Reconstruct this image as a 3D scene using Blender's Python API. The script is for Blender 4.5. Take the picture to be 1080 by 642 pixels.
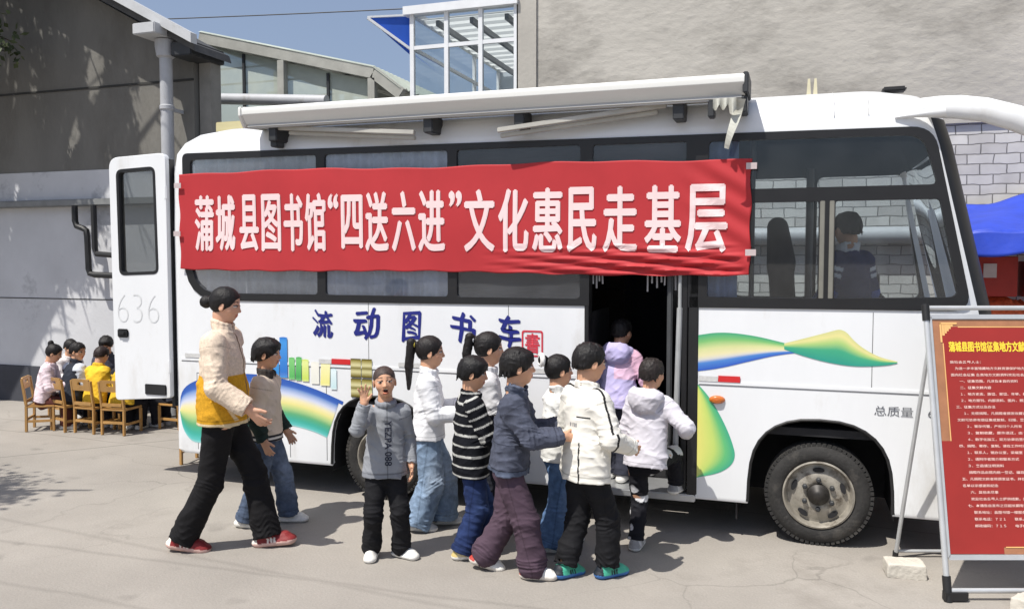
import bpy, bmesh, math, random
import numpy as np
from mathutils import Vector, Matrix
from mathutils.bvhtree import BVHTree

for _o in list(bpy.data.objects):
    bpy.data.objects.remove(_o)
SC = bpy.context.scene
COL = SC.collection

# ------------------------------------------------------------------ camera
YAW = math.radians(18.766)
PITCH = math.atan2(48, 880)
cam_d = bpy.data.cameras.new('camera')
cam = bpy.data.objects.new('camera', cam_d)
COL.objects.link(cam)
cam.location = (0, -5.51, 1.82)
cam.rotation_euler = (math.pi / 2 - PITCH, 0, YAW)
cam_d.sensor_width = 36
cam_d.lens = 36 * 880 / 1080
cam_d.clip_end = 2000
cam_d.clip_start = 0.05
SC.camera = cam

# ------------------------------------------------------------------ sky, sun, exposure
SUN_EL, SUN_AZ = math.radians(61), math.atan2(-0.746, -0.42)      # direction towards the sun
world = bpy.data.worlds.new('World')
SC.world = world
world.use_nodes = True
_nt = world.node_tree
_bg = _nt.nodes['Background']
_sky = _nt.nodes.new('ShaderNodeTexSky')
_sky.sky_type = 'NISHITA'
_sky.sun_disc = False
_sky.sun_elevation = SUN_EL
_sky.sun_rotation = math.pi / 2 - SUN_AZ
_sky.air_density = 1.1
_sky.dust_density = 3.0
_sky.ozone_density = 6.0
_hz = _nt.nodes.new('ShaderNodeMix')                 # thin pale cloud veil over the blue
_hz.data_type = 'RGBA'
_hz.inputs['Factor'].default_value = 0.30
_hz.inputs['B'].default_value = (3.9, 4.1, 4.9, 1)
_nt.links.new(_sky.outputs[0], _hz.inputs['A'])
_nt.links.new(_hz.outputs['Result'], _bg.inputs[0])
_bg.inputs[1].default_value = 0.12
sun_d = bpy.data.lights.new('sun', 'SUN')
sun_d.energy = 5.0
sun_d.angle = math.radians(0.55)
sun_d.color = (1.0, 0.955, 0.88)
sun = bpy.data.objects.new('sun', sun_d)
COL.objects.link(sun)
sun.location = (-20, -35, 60)
_dir = Vector((math.cos(SUN_EL) * math.cos(SUN_AZ), math.cos(SUN_EL) * math.sin(SUN_AZ), math.sin(SUN_EL)))
sun.rotation_euler = _dir.to_track_quat('Z', 'Y').to_euler()
SC.view_settings.view_transform = 'Standard'
SC.view_settings.look = 'None'
SC.view_settings.exposure = 0.14
SC.view_settings.gamma = 1
SC.view_settings.use_curve_mapping = False
SC.render.engine = 'CYCLES'
SC.cycles.max_bounces = 8
SC.cycles.transparent_max_bounces = 16
SC.cycles.use_denoising = True

# ------------------------------------------------------------------ helpers
PI = math.pi


def lin(c):
    c = np.asarray(c, float) / 255.0
    return np.where(c <= 0.04045, c / 12.92, ((c + 0.055) / 1.055) ** 2.4)


def hexc(s):
    return lin([int(s[i:i + 2], 16) for i in (0, 2, 4)])


def mat(name, rgb, rough=0.6, metal=0.0, var=0.12, vscale=6.0, bump=0.0, bscale=40.0, spec=0.5, coat=0.0, attr=None, stretch=(1, 1, 1), dirt=None):
    """Principled surface with a mottled base colour (or a colour attribute) and a fine bump."""
    m = bpy.data.materials.new(name)
    m.use_nodes = True
    nt = m.node_tree
    b = nt.nodes['Principled BSDF']
    b.inputs['Roughness'].default_value = rough
    b.inputs['Metallic'].default_value = metal
    b.inputs['Specular IOR Level'].default_value = spec
    b.inputs['Coat Weight'].default_value = coat
    tc = nt.nodes.new('ShaderNodeTexCoord')
    mp = nt.nodes.new('ShaderNodeMapping')
    mp.inputs['Scale'].default_value = stretch
    nt.links.new(tc.outputs['Object'], mp.inputs['Vector'])
    nz = nt.nodes.new('ShaderNodeTexNoise')
    nz.inputs['Scale'].default_value = vscale
    nz.inputs['Detail'].default_value = 6
    nz.inputs['Roughness'].default_value = 0.62
    nt.links.new(mp.outputs[0], nz.inputs['Vector'])
    mr = nt.nodes.new('ShaderNodeMapRange')
    mr.inputs['From Min'].default_value = 0.3
    mr.inputs['From Max'].default_value = 0.7
    mr.inputs['To Min'].default_value = 1 - var
    mr.inputs['To Max'].default_value = 1 + var
    nt.links.new(nz.outputs['Fac'], mr.inputs['Value'])
    mul = nt.nodes.new('ShaderNodeMix')
    mul.data_type = 'RGBA'
    mul.blend_type = 'MULTIPLY'
    mul.inputs['Factor'].default_value = 1
    if attr:
        at = nt.nodes.new('ShaderNodeAttribute')
        at.attribute_name = attr
        nt.links.new(at.outputs['Color'], mul.inputs['A'])
    else:
        mul.inputs['A'].default_value = (*rgb, 1)
    nt.links.new(mr.outputs[0], mul.inputs['B'])
    last = mul.outputs['Result']
    if dirt:                                             # grime: (colour, noise scale, threshold, softness)
        dc, ds, dth, dso = dirt
        n2 = nt.nodes.new('ShaderNodeTexNoise')
        n2.inputs['Scale'].default_value = ds
        n2.inputs['Detail'].default_value = 8
        n2.inputs['Roughness'].default_value = 0.7
        nt.links.new(mp.outputs[0], n2.inputs['Vector'])
        m2 = nt.nodes.new('ShaderNodeMapRange')
        m2.inputs['From Min'].default_value = dth
        m2.inputs['From Max'].default_value = dth + dso
        nt.links.new(n2.outputs['Fac'], m2.inputs['Value'])
        mx = nt.nodes.new('ShaderNodeMix')
        mx.data_type = 'RGBA'
        nt.links.new(m2.outputs[0], mx.inputs['Factor'])
        nt.links.new(last, mx.inputs['A'])
        mx.inputs['B'].default_value = (*dc, 1)
        last = mx.outputs['Result']
    nt.links.new(last, b.inputs['Base Color'])
    if bump:
        n3 = nt.nodes.new('ShaderNodeTexNoise')
        n3.inputs['Scale'].default_value = bscale
        n3.inputs['Detail'].default_value = 5
        nt.links.new(mp.outputs[0], n3.inputs['Vector'])
        bp = nt.nodes.new('ShaderNodeBump')
        bp.inputs['Strength'].default_value = bump
        bp.inputs['Distance'].default_value = 0.01
        nt.links.new(n3.outputs['Fac'], bp.inputs['Height'])
        nt.links.new(bp.outputs[0], b.inputs['Normal'])
    return m


def glass_mat(name, tint=(0.5, 0.53, 0.55), refl=1.5, haze=0.0, hazec=(0.5, 0.5, 0.5), rough=0.02, hmin=0.25):
    """Thin pane: tinted see-through plus a Fresnel reflection and an uneven dust film."""
    m = bpy.data.materials.new(name)
    m.use_nodes = True
    nt = m.node_tree
    nt.nodes.remove(nt.nodes['Principled BSDF'])
    out = nt.nodes['Material Output']
    tr = nt.nodes.new('ShaderNodeBsdfTransparent')
    tr.inputs[0].default_value = (*tint, 1)
    gl = nt.nodes.new('ShaderNodeBsdfGlossy')
    gl.inputs['Roughness'].default_value = rough
    gl.inputs['Color'].default_value = (0.95, 0.97, 1, 1)
    fr = nt.nodes.new('ShaderNodeFresnel')
    fr.inputs['IOR'].default_value = refl
    mx = nt.nodes.new('ShaderNodeMixShader')
    nt.links.new(fr.outputs[0], mx.inputs[0])
    nt.links.new(tr.outputs[0], mx.inputs[1])
    nt.links.new(gl.outputs[0], mx.inputs[2])
    last = mx.outputs[0]
    if haze:
        df = nt.nodes.new('ShaderNodeBsdfDiffuse')
        df.inputs[0].default_value = (*hazec, 1)
        tc = nt.nodes.new('ShaderNodeTexCoord')
        nz = nt.nodes.new('ShaderNodeTexNoise')
        nz.inputs['Scale'].default_value = 1.6
        nz.inputs['Detail'].default_value = 3
        nz.inputs['Roughness'].default_value = 0.65
        nt.links.new(tc.outputs['Object'], nz.inputs['Vector'])
        mr = nt.nodes.new('ShaderNodeMapRange')
        mr.inputs['From Min'].default_value = 0.42
        mr.inputs['From Max'].default_value = 0.75
        mr.inputs['To Min'].default_value = haze * hmin
        mr.inputs['To Max'].default_value = haze
        nt.links.new(nz.outputs['Fac'], mr.inputs['Value'])
        m3 = nt.nodes.new('ShaderNodeMixShader')
        nt.links.new(mr.outputs[0], m3.inputs[0])
        nt.links.new(last, m3.inputs[1])
        nt.links.new(df.outputs[0], m3.inputs[2])
        last = m3.outputs[0]
    nt.links.new(last, out.inputs['Surface'])
    return m


def attach(o, parent):
    if parent is not None:
        o.parent = parent
        o.matrix_parent_inverse = Matrix.Translation(parent.location).inverted()
    return o


def tag(o, label=None, cat=None, group=None, kind=None):
    if label:
        o['label'] = label
    if cat:
        o['category'] = cat
    if group:
        o['group'] = group
    if kind:
        o['kind'] = kind
    return o


def empty(name, loc=(0, 0, 0), label=None, cat=None, group=None):
    o = bpy.data.objects.new(name, None)
    COL.objects.link(o)
    o.location = loc
    o.empty_display_size = 0.2
    return tag(o, label, cat, group)


def link_mesh(name, me, mats, parent=None, smooth=False, sharp=None):
    if not isinstance(mats, (list, tuple)):
        mats = [mats]
    for m in mats:
        if m is not None:
            me.materials.append(m)
    if smooth:
        me.polygons.foreach_set('use_smooth', [True] * len(me.polygons))
        if sharp:
            me.set_sharp_from_angle(angle=math.radians(sharp))
    me.update()
    o = bpy.data.objects.new(name, me)
    COL.objects.link(o)
    return attach(o, parent)


def np_mesh(name, V, Fq):
    """Mesh from numpy arrays: V (n,3), Fq (m,3 or 4)."""
    me = bpy.data.meshes.new(name)
    k = Fq.shape[1]
    me.vertices.add(len(V))
    me.vertices.foreach_set('co', np.ascontiguousarray(V, np.float32).ravel())
    me.loops.add(len(Fq) * k)
    me.loops.foreach_set('vertex_index', np.ascontiguousarray(Fq, np.int32).ravel())
    me.polygons.add(len(Fq))
    me.polygons.foreach_set('loop_start', np.arange(0, len(Fq) * k, k, dtype=np.int32))
    me.update(calc_edges=True)
    return me


def set_col(me, C):
    a = me.color_attributes.new('Col', 'FLOAT_COLOR', 'POINT')
    c4 = np.ones((len(C), 4), np.float32)
    c4[:, :3] = C
    a.data.foreach_set('color', c4.ravel())


class MB:
    """Collects shapes and links them as ONE mesh object."""

    def __init__(self):
        self.v, self.f, self.mi = [], [], []

    def add(self, vs, fs, mi=0):
        n = len(self.v)
        self.v += [tuple(map(float, p)) for p in vs]
        self.f += [tuple(i + n for i in q) for q in fs]
        self.mi += [mi] * len(fs)
        return self

    def box(self, x0, x1, y0, y1, z0, z1, mi=0, M=None):
        vs = [Vector((x, y, z)) for z in (z0, z1) for y in (y0, y1) for x in (x0, x1)]
        if M is not None:
            vs = [M @ p for p in vs]
        return self.add(vs, [(0, 2, 3, 1), (4, 5, 7, 6), (0, 1, 5, 4), (2, 6, 7, 3), (0, 4, 6, 2), (1, 3, 7, 5)], mi)

    def bar(self, a, b, w, h=None, up=(0, 0, 1), mi=0):
        a, b = Vector(a), Vector(b)
        h = h or w
        d = (b - a).normalized()
        s = d.cross(Vector(up))
        if s.length < 1e-4:
            s = d.cross(Vector((0, 1, 0)))
        s.normalize()
        t = s.cross(d)
        vs = []
        for p in (a, b):
            for i, j in ((-1, -1), (1, -1), (1, 1), (-1, 1)):
                vs.append(p + s * (w / 2 * i) + t * (h / 2 * j))
        return self.add(vs, [(3, 2, 1, 0), (4, 5, 6, 7), (0, 1, 5, 4), (1, 2, 6, 5), (2, 3, 7, 6), (3, 0, 4, 7)], mi)

    def tube(self, path, r, n=10, mi=0, flat=1.0, cap=True):
        P = [Vector(p) for p in path]
        R = r if isinstance(r, (list, tuple)) else [r] * len(P)
        vs, fs = [], []
        prev = None
        for i, p in enumerate(P):
            d = (P[min(i + 1, len(P) - 1)] - P[max(i - 1, 0)]).normalized()
            if prev is None:
                s = d.cross(Vector((0, 0, 1)))
                if s.length < 1e-3:
                    s = d.cross(Vector((0, 1, 0)))
            else:
                s = prev - d * prev.dot(d)
            s.normalize()
            prev = s
            t = s.cross(d)
            for k in range(n):
                a = 2 * PI * k / n
                vs.append(p + s * (R[i] * math.cos(a)) * flat + t * (R[i] * math.sin(a)))
        for i in range(len(P) - 1):
            for k in range(n):
                k2 = (k + 1) % n
                fs.append((i * n + k, i * n + k2, (i + 1) * n + k2, (i + 1) * n + k))
        if cap:
            fs.append(tuple(range(n - 1, -1, -1)))
            fs.append(tuple((len(P) - 1) * n + k for k in range(n)))
        return self.add(vs, fs, mi)

    def lathe(self, prof, c, axis='Y', n=40, mi=0, cap=True):
        """prof: list of (radius, offset along axis)."""
        c = Vector(c)
        vs, fs = [], []
        for r, h in prof:
            for k in range(n):
                a = 2 * PI * k / n
                u, w = r * math.cos(a), r * math.sin(a)
                if axis == 'Y':
                    vs.append(c + Vector((u, h, w)))
                elif axis == 'X':
                    vs.append(c + Vector((h, u, w)))
                else:
                    vs.append(c + Vector((u, w, h)))
        for i in range(len(prof) - 1):
            for k in range(n):
                k2 = (k + 1) % n
                fs.append((i * n + k, i * n + k2, (i + 1) * n + k2, (i + 1) * n + k))
        if cap and prof[0][0] > 1e-4:
            fs.append(tuple(range(n)))
        if cap and prof[-1][0] > 1e-4:
            fs.append(tuple((len(prof) - 1) * n + k for k in range(n - 1, -1, -1)))
        return self.add(vs, fs, mi)

    def prism(self, poly, fn, mi=0):
        """poly: 2-D outline; fn(u, v, side) -> 3-D point for side 0 and 1."""
        n = len(poly)
        vs = [fn(u, v, 0) for u, v in poly] + [fn(u, v, 1) for u, v in poly]
        fs = [tuple(range(n)), tuple(range(2 * n - 1, n - 1, -1))]
        fs += [(i, i + n, (i + 1) % n + n, (i + 1) % n) for i in range(n)]
        return self.add(vs, fs, mi)

    def mesh(self, name, bevel=0, fix=True):
        me = bpy.data.meshes.new(name)
        me.from_pydata(self.v, [], self.f)
        if len(set(self.mi)) > 1:
            me.polygons.foreach_set('material_index', self.mi)
        bm = bmesh.new()
        bm.from_mesh(me)
        if fix:
            bmesh.ops.recalc_face_normals(bm, faces=bm.faces)
        if bevel:
            es = [e for e in bm.edges if len(e.link_faces) == 2 and e.calc_face_angle(0) > 0.6]
            bmesh.ops.bevel(bm, geom=es, offset=bevel, segments=2, affect='EDGES', clamp_overlap=True)
        bm.to_mesh(me)
        bm.free()
        return me

    def build_each(self, name, mats, parent=None, post=None, **kw):
        """every separate piece becomes an object of its own"""
        idx = list(range(len(self.v)))

        def find(i):
            while idx[i] != i:
                idx[i] = idx[idx[i]]
                i = idx[i]
            return i
        for f in self.f:
            for i in f[1:]:
                idx[find(i)] = find(f[0])
        groups = {}
        for f in self.f:
            groups.setdefault(find(f[0]), []).append(f)
        out = []
        for fs in groups.values():
            used = sorted({i for f in fs for i in f})
            mp = {i: k for k, i in enumerate(used)}
            q = MB()
            q.add([self.v[i] for i in used], [tuple(mp[i] for i in f) for f in fs])
            o = q.build(name, mats, parent, **kw)
            out.append(post(o) if post else o)
        return out

    def build(self, name, mats, parent=None, smooth=False, sharp=35, bevel=0, fix=True):
        return link_mesh(name, self.mesh(name, bevel, fix), mats, parent, smooth or bevel > 0, sharp)


def rpoly(pts, r, n=6):
    """Polygon with rounded corners; r a number or one per corner."""
    out = []
    N = len(pts)
    R = r if isinstance(r, (list, tuple)) else [r] * N
    for i in range(N):
        p = Vector(pts[i]).to_2d()
        a = (Vector(pts[i - 1]).to_2d() - p)
        b = (Vector(pts[(i + 1) % N]).to_2d() - p)
        la, lb = a.length, b.length
        a.normalize()
        b.normalize()
        if R[i] <= 0:
            out.append((p.x, p.y))
            continue
        ang = a.angle(b)
        t = min(R[i] / math.tan(ang / 2), la * 0.49, lb * 0.49)
        p0, p1 = p + a * t, p + b * t
        for k in range(n + 1):
            s = k / n
            q = p0 * (1 - s) ** 2 + p * 2 * s * (1 - s) + p1 * s * s
            out.append((q.x, q.y))
    return out


def curve_mesh(splines, extrude=0.0, bevel=0.0):
    """2-D outlines (holes by nesting), filled and extruded -> mesh in the xy plane."""
    cu = bpy.data.curves.new('outline', 'CURVE')
    cu.dimensions = '2D'
    cu.fill_mode = 'BOTH' if extrude or bevel else 'BOTH'
    cu.extrude = extrude
    cu.bevel_depth = bevel
    for pts in splines:
        sp = cu.splines.new('POLY')
        sp.points.add(len(pts) - 1)
        for q, (x, y) in zip(sp.points, pts):
            q.co = (x, y, 0, 1)
        sp.use_cyclic_u = True
    ob = bpy.data.objects.new('outline', cu)
    COL.objects.link(ob)
    dg = bpy.context.evaluated_depsgraph_get()
    me = bpy.data.meshes.new_from_object(ob.evaluated_get(dg))
    bpy.data.objects.remove(ob)
    bpy.data.curves.remove(cu)
    return me


def map_mesh(me, fn):
    n = len(me.vertices)
    a = np.empty(n * 3, np.float32)
    me.vertices.foreach_get('co', a)
    a = fn(a.reshape(-1, 3).astype(float))
    me.vertices.foreach_set('co', np.ascontiguousarray(a, np.float32).ravel())
    me.update()
    return me


def side_map(y):
    """outline plane (x, y, depth) -> bus side plane (x, y + depth, z)"""
    return lambda a: np.stack([a[:, 0], y + a[:, 2] * 1.0, a[:, 1]], 1)


def text_mesh(body, box=None, off=0.0, shear=0.0, extrude=0.0, size=1.0):
    """Lettering as a flat mesh, scaled into box = (x0, x1, y0, y1)."""
    cu = bpy.data.curves.new('lettering', 'FONT')
    cu.body = body
    cu.size = size
    cu.offset = off
    cu.shear = shear
    cu.extrude = extrude
    cu.resolution_u = 3
    ob = bpy.data.objects.new('lettering', cu)
    COL.objects.link(ob)
    dg = bpy.context.evaluated_depsgraph_get()
    me = bpy.data.meshes.new_from_object(ob.evaluated_get(dg))
    bpy.data.objects.remove(ob)
    bpy.data.curves.remove(cu)
    if box is not None and len(me.vertices):
        def fit(a):
            lo, hi = a.min(0), a.max(0)
            a[:, 0] = box[0] + (a[:, 0] - lo[0]) / max(hi[0] - lo[0], 1e-6) * (box[1] - box[0])
            a[:, 1] = box[2] + (a[:, 1] - lo[1]) / max(hi[1] - lo[1], 1e-6) * (box[3] - box[2])
            return a
        map_mesh(me, fit)
    return me


def bold_text(body, box, d, n=4, dz=0.0003, shear=0.0, nib=None):
    """heavier lettering: the same glyphs laid over themselves a hair apart"""
    out = []
    pts = [(0, 0)] + [(d * math.cos(2 * PI * k / n), d * math.sin(2 * PI * k / n)) for k in range(n)]
    if nib:                                            # a slanted broad nib: thick and thin strokes
        pts = [(nib[0] * k, nib[1] * k) for k in (0, 1, -1, 0.5, -0.5)]
    for k, (ox, oy) in enumerate(pts):
        t = text_mesh(body, (box[0] + d, box[1] - d, box[2] + d, box[3] - d), shear=shear)
        map_mesh(t, lambda a: a + np.array([ox, oy, dz * k]))
        out.append((t, 0))
    return join_meshes('lettering', out)


def join_meshes(name, parts):
    """parts: list of (mesh, material index) -> one mesh; sources are removed."""
    bm = bmesh.new()
    for me, mi in parts:
        n0 = len(bm.faces)
        bm.from_mesh(me)
        bm.faces.ensure_lookup_table()
        for f in bm.faces[n0:]:
            f.material_index = mi
        bpy.data.meshes.remove(me)
    out = bpy.data.meshes.new(name)
    bm.to_mesh(out)
    bm.free()
    return out


def copy_tree(o, parent=None):
    c = o.copy()
    COL.objects.link(c)
    if parent is not None:
        c.parent = parent
    for ch in list(o.children):
        copy_tree(ch, c)
    return c

# ------------------------------------------------------------------ soft-blended solids for people and cloth
def unit(v):
    v = np.asarray(v, float)
    return v / (np.linalg.norm(v) + 1e-12)


class Solid:
    def __init__(self):
        self.p = []
        self.disp = None

    def _push(self, op, fn, k, c, R, tg):
        self.p.append((op, fn, k, np.asarray(c, np.float32), R, tg))

    def cone(self, a, b, r1, r2=None, k=0.02, op='u', n=None, flat=1.0, clip0=False, clip1=False, tag=0):
        a = np.asarray(a, np.float32)
        b = np.asarray(b, np.float32)
        r2 = r1 if r2 is None else r2
        ba = b - a
        L = float(np.linalg.norm(ba)) + 1e-9
        nn = None if n is None else unit(n).astype(np.float32)

        def fn(P):
            w = P - a
            tu = w @ ba / (L * L)
            t = np.clip(tu, 0, 1)
            q = w - t[..., None] * ba
            l2 = (q * q).sum(-1)
            if nn is not None:
                qn = q @ nn
                l2 = l2 + qn * qn * (1.0 / flat ** 2 - 1)
            d = np.sqrt(np.maximum(l2, 0)) - (r1 + (r2 - r1) * t)
            if nn is not None and flat < 1:
                d = d * (0.5 + 0.5 * flat)
            if clip1:
                d = np.maximum(d, (tu - 1) * L)
            if clip0:
                d = np.maximum(d, -tu * L)
            return d
        self._push(op, fn, k, (a + b) / 2, L / 2 + max(r1, r2) * max(1, flat), tag)
        return self

    def ell(self, c, r, M=None, k=0.02, op='u', tag=0):
        c = np.asarray(c, np.float32)
        r = np.asarray(r, np.float32)
        M = None if M is None else np.asarray(M, np.float32)

        def fn(P):
            w = P - c
            if M is not None:
                w = w @ M
            k0 = np.sqrt(((w / r) ** 2).sum(-1))
            k1 = np.sqrt(((w / (r * r)) ** 2).sum(-1)) + 1e-9
            return k0 * (k0 - 1) / k1
        self._push(op, fn, k, c, float(r.max()), tag)
        return self

    def half(self, pt, nrm, k=0.004):
        """cut away everything on the nrm side of the plane"""
        pt = np.asarray(pt, np.float32)
        nn = unit(nrm).astype(np.float32)
        self._push('s', lambda P: -((P - pt) @ nn), k, pt, 1e6, 0)
        return self

    def ev(self, P, cent, rad):
        d = np.full(P.shape[:-1], 1e3, np.float32)
        for op, fn, k, c, R, tg in self.p:
            m = np.linalg.norm(cent - c, axis=1) < R + rad + k + 0.012
            if not m.any():
                continue
            g = fn(P[m])
            e = d[m]
            if op == 'u':
                if k > 0:
                    h = np.clip(0.5 + 0.5 * (g - e) / k, 0, 1)
                    e = g + (e - g) * h - k * h * (1 - h)
                else:
                    e = np.minimum(e, g)
            else:
                g = -g
                if k > 0:
                    h = np.clip(0.5 - 0.5 * (g - e) / k, 0, 1)
                    e = g + (e - g) * h + k * h * (1 - h)
                else:
                    e = np.maximum(e, g)
            d[m] = e
        if self.disp is not None:
            d = d + self.disp(P)
        return d

    def tags(self, V):
        """which union part each vertex belongs to"""
        best = np.full(len(V), 1e9)
        tg = np.zeros(len(V), int)
        for op, fn, k, c, R, t in self.p:
            if op != 'u':
                continue
            g = fn(V.astype(np.float32))
            m = g < best
            best[m] = g[m]
            tg[m] = t
        return tg

    def surface(self, res, B=8):
        """Surface nets over the blocks the surface passes through."""
        lo = np.min([c - R for op, fn, k, c, R, t in self.p if op == 'u'], 0) - 3 * res
        hi = np.max([c + R for op, fn, k, c, R, t in self.p if op == 'u'], 0) + 3 * res
        nb = np.ceil((hi - lo) / (B * res)).astype(int) + 1
        g = np.stack(np.meshgrid(*[np.arange(n) for n in nb], indexing='ij'), -1).reshape(-1, 3)
        cent = (lo + (g + 0.5) * B * res).astype(np.float32)
        rad = 0.5 * math.sqrt(3) * B * res
        dc = self.ev(cent[:, None, :], cent, rad * 2)[:, 0]
        act = np.abs(dc) < rad * 1.5 + 2 * res
        g, cent = g[act], cent[act]
        loc = np.stack(np.meshgrid(*[np.arange(B + 1)] * 3, indexing='ij'), -1)
        N = nb * B + 4
        keys, verts, quads = [], [], []
        step = 400
        for s in range(0, len(g), step):
            gg, cc = g[s:s + step], cent[s:s + step]
            idx = gg[:, None, None, None, :] * B + loc
            P = (lo + idx * res).astype(np.float32)
            D = self.ev(P.reshape(len(gg), -1, 3), cc, rad).reshape(len(gg), B + 1, B + 1, B + 1)
            S = D < 0
            cnt = np.zeros((len(gg), B, B, B), np.int8)
            for i in (0, 1):
                for j in (0, 1):
                    for k in (0, 1):
                        cnt += S[:, i:B + i, j:B + j, k:B + k]
            q = np.argwhere((cnt > 0) & (cnt < 8))
            if len(q) == 0:
                continue
            m, ci = q[:, 0], q[:, 1:]
            acc = np.zeros((len(q), 3))
            num = np.zeros(len(q))
            for ax in range(3):
                o = [a for a in range(3) if a != ax]
                for u in (0, 1):
                    for w in (0, 1):
                        p0 = ci.copy()
                        p0[:, o[0]] += u
                        p0[:, o[1]] += w
                        p1 = p0.copy()
                        p1[:, ax] += 1
                        d0 = D[m, p0[:, 0], p0[:, 1], p0[:, 2]]
                        d1 = D[m, p1[:, 0], p1[:, 1], p1[:, 2]]
                        x = (d0 < 0) != (d1 < 0)
                        t = np.where(x, d0 / np.where(x, d0 - d1, 1), 0)
                        pt = p0.astype(float)
                        pt[:, ax] += t
                        acc[x] += pt[x]
                        num[x] += 1
            vert = acc / num[:, None] + gg[m] * B
            gi = gg[m] * B + ci
            keys.append((gi[:, 0] * N[1] + gi[:, 1]) * N[2] + gi[:, 2])
            verts.append(lo + vert * res)
            for ax in range(3):
                o = [(ax + 1) % 3, (ax + 2) % 3]
                s0 = S[:, :B, :B, :B]
                sl = [slice(0, B)] * 3
                sl[ax] = slice(1, B + 1)
                s1 = S[(slice(None), *sl)]
                e = np.argwhere(s0 != s1)
                if len(e) == 0:
                    continue
                ge = gg[e[:, 0]] * B + e[:, 1:]
                inside = s0[e[:, 0], e[:, 1], e[:, 2], e[:, 3]]
                qs = []
                for du, dw in ((0, 0), (1, 0), (1, 1), (0, 1)):
                    c = ge.copy()
                    c[:, o[0]] -= du
                    c[:, o[1]] -= dw
                    qs.append((c[:, 0] * N[1] + c[:, 1]) * N[2] + c[:, 2])
                qs = np.stack(qs, 1)
                qs[~inside] = qs[~inside][:, ::-1]
                quads.append(qs)
        keys = np.concatenate(keys)
        verts = np.concatenate(verts)
        quads = np.concatenate(quads)
        order = np.argsort(keys)
        ks = keys[order]
        pos = np.clip(np.searchsorted(ks, quads), 0, len(ks) - 1)
        ok = (ks[pos] == quads).all(1)
        return verts, order[pos[ok]]


def folds(seed, terms):
    """cloth folds: terms (amplitude, frequency, dominant direction or None)"""
    rg = np.random.RandomState(seed)
    T = []
    for amp, f, dr in terms:
        for _ in range(2):
            d1 = unit(rg.normal(size=3)) if dr is None else unit(np.asarray(dr, float) + rg.normal(size=3) * 0.45)
            d2, d3 = unit(rg.normal(size=3)), unit(rg.normal(size=3))
            T.append((amp * 0.5, (d1 * f).astype(np.float32), (d2 * f * 0.55).astype(np.float32), (d3 * f * 0.3).astype(np.float32), rg.uniform(0, 6.28), rg.uniform(0, 6.28)))

    def fn(P):
        s = 0
        for a, k1, k2, k3, p1, p2 in T:
            r = np.abs(np.sin(0.5 * (P @ k1 + 0.8 * np.sin(P @ k2 + p1) + p2)))
            m = (0.5 + 0.5 * np.sin(P @ k3 * 1.6 + 1.2 * np.sin(P @ k2 * 0.7 + p2) + p1)) ** 1.5
            s = s - a * ((1 - r) ** 1.5 - 0.22) * m * 2.0
        return s.astype(np.float32)
    return fn


def both_folds(seed, limbs, terms):
    """all-over folds plus rings of bunched cloth: limbs = (from, to, centre, width, amplitude, spacing)"""
    base = folds(seed, terms)
    rg = np.random.RandomState(seed + 40)
    T = []
    for a, b, c, w, amp, sp_ in limbs:
        ba = np.asarray(b, float) - np.asarray(a, float)
        L = np.linalg.norm(ba)
        T.append((np.asarray(a, np.float32), (ba / L).astype(np.float32), L, c, w, amp, math.pi / sp_, rg.normal(size=3).astype(np.float32) * 22, rg.uniform(0, 6.28)))

    def fn(P):
        d = base(P)
        for a, u, L, c, w, amp, k, k2, ph in T:
            q = P - a
            x = q @ u
            r2 = (q * q).sum(-1) - x * x
            m = np.exp(-((x / L - c) / w) ** 2) * (r2 < 0.012)
            v = P @ k2
            s = np.abs(np.sin(k * x + 2.2 * np.sin(v + ph) + ph))
            m = m * (0.35 + 0.65 * np.sin(v * 1.3 + 2 * ph) ** 2)
            d = d - (amp * m * ((1 - s) ** 1.3 - 0.25) * 1.25).astype(np.float32)
        return d
    return fn


def solid_obj(name, S, res, color, m, parent=None):
    V, Q = S.surface(res)
    me = np_mesh(name, V, Q)
    C = color(V, S) if callable(color) else np.tile(np.asarray(color, float), (len(V), 1))
    set_col(me, C)
    return link_mesh(name, me, m, parent, smooth=True)


def rotz(a):
    c, s = math.cos(a), math.sin(a)
    return np.array([[c, -s, 0], [s, c, 0], [0, 0, 1]])


def roty(a):          # positive pitches the nose down (x axis towards -z)
    c, s = math.cos(a), math.sin(a)
    return np.array([[c, 0, s], [0, 1, 0], [-s, 0, c]])


def rotx(a):
    c, s = math.cos(a), math.sin(a)
    return np.array([[1, 0, 0], [0, c, -s], [0, s, c]])


def ik(a, t, L1, L2, hint):
    a, t = np.asarray(a, float), np.asarray(t, float)
    d = t - a
    L = np.linalg.norm(d)
    L = min(max(L, abs(L1 - L2) + 1e-3), (L1 + L2) * 0.998)
    u = unit(d)
    t = a + u * L
    x = (L1 * L1 - L2 * L2 + L * L) / (2 * L)
    h = math.sqrt(max(L1 * L1 - x * x, 0))
    hp = np.asarray(hint, float)
    hp = hp - u * (hp @ u)
    return a + u * x + unit(hp) * h, t

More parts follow.
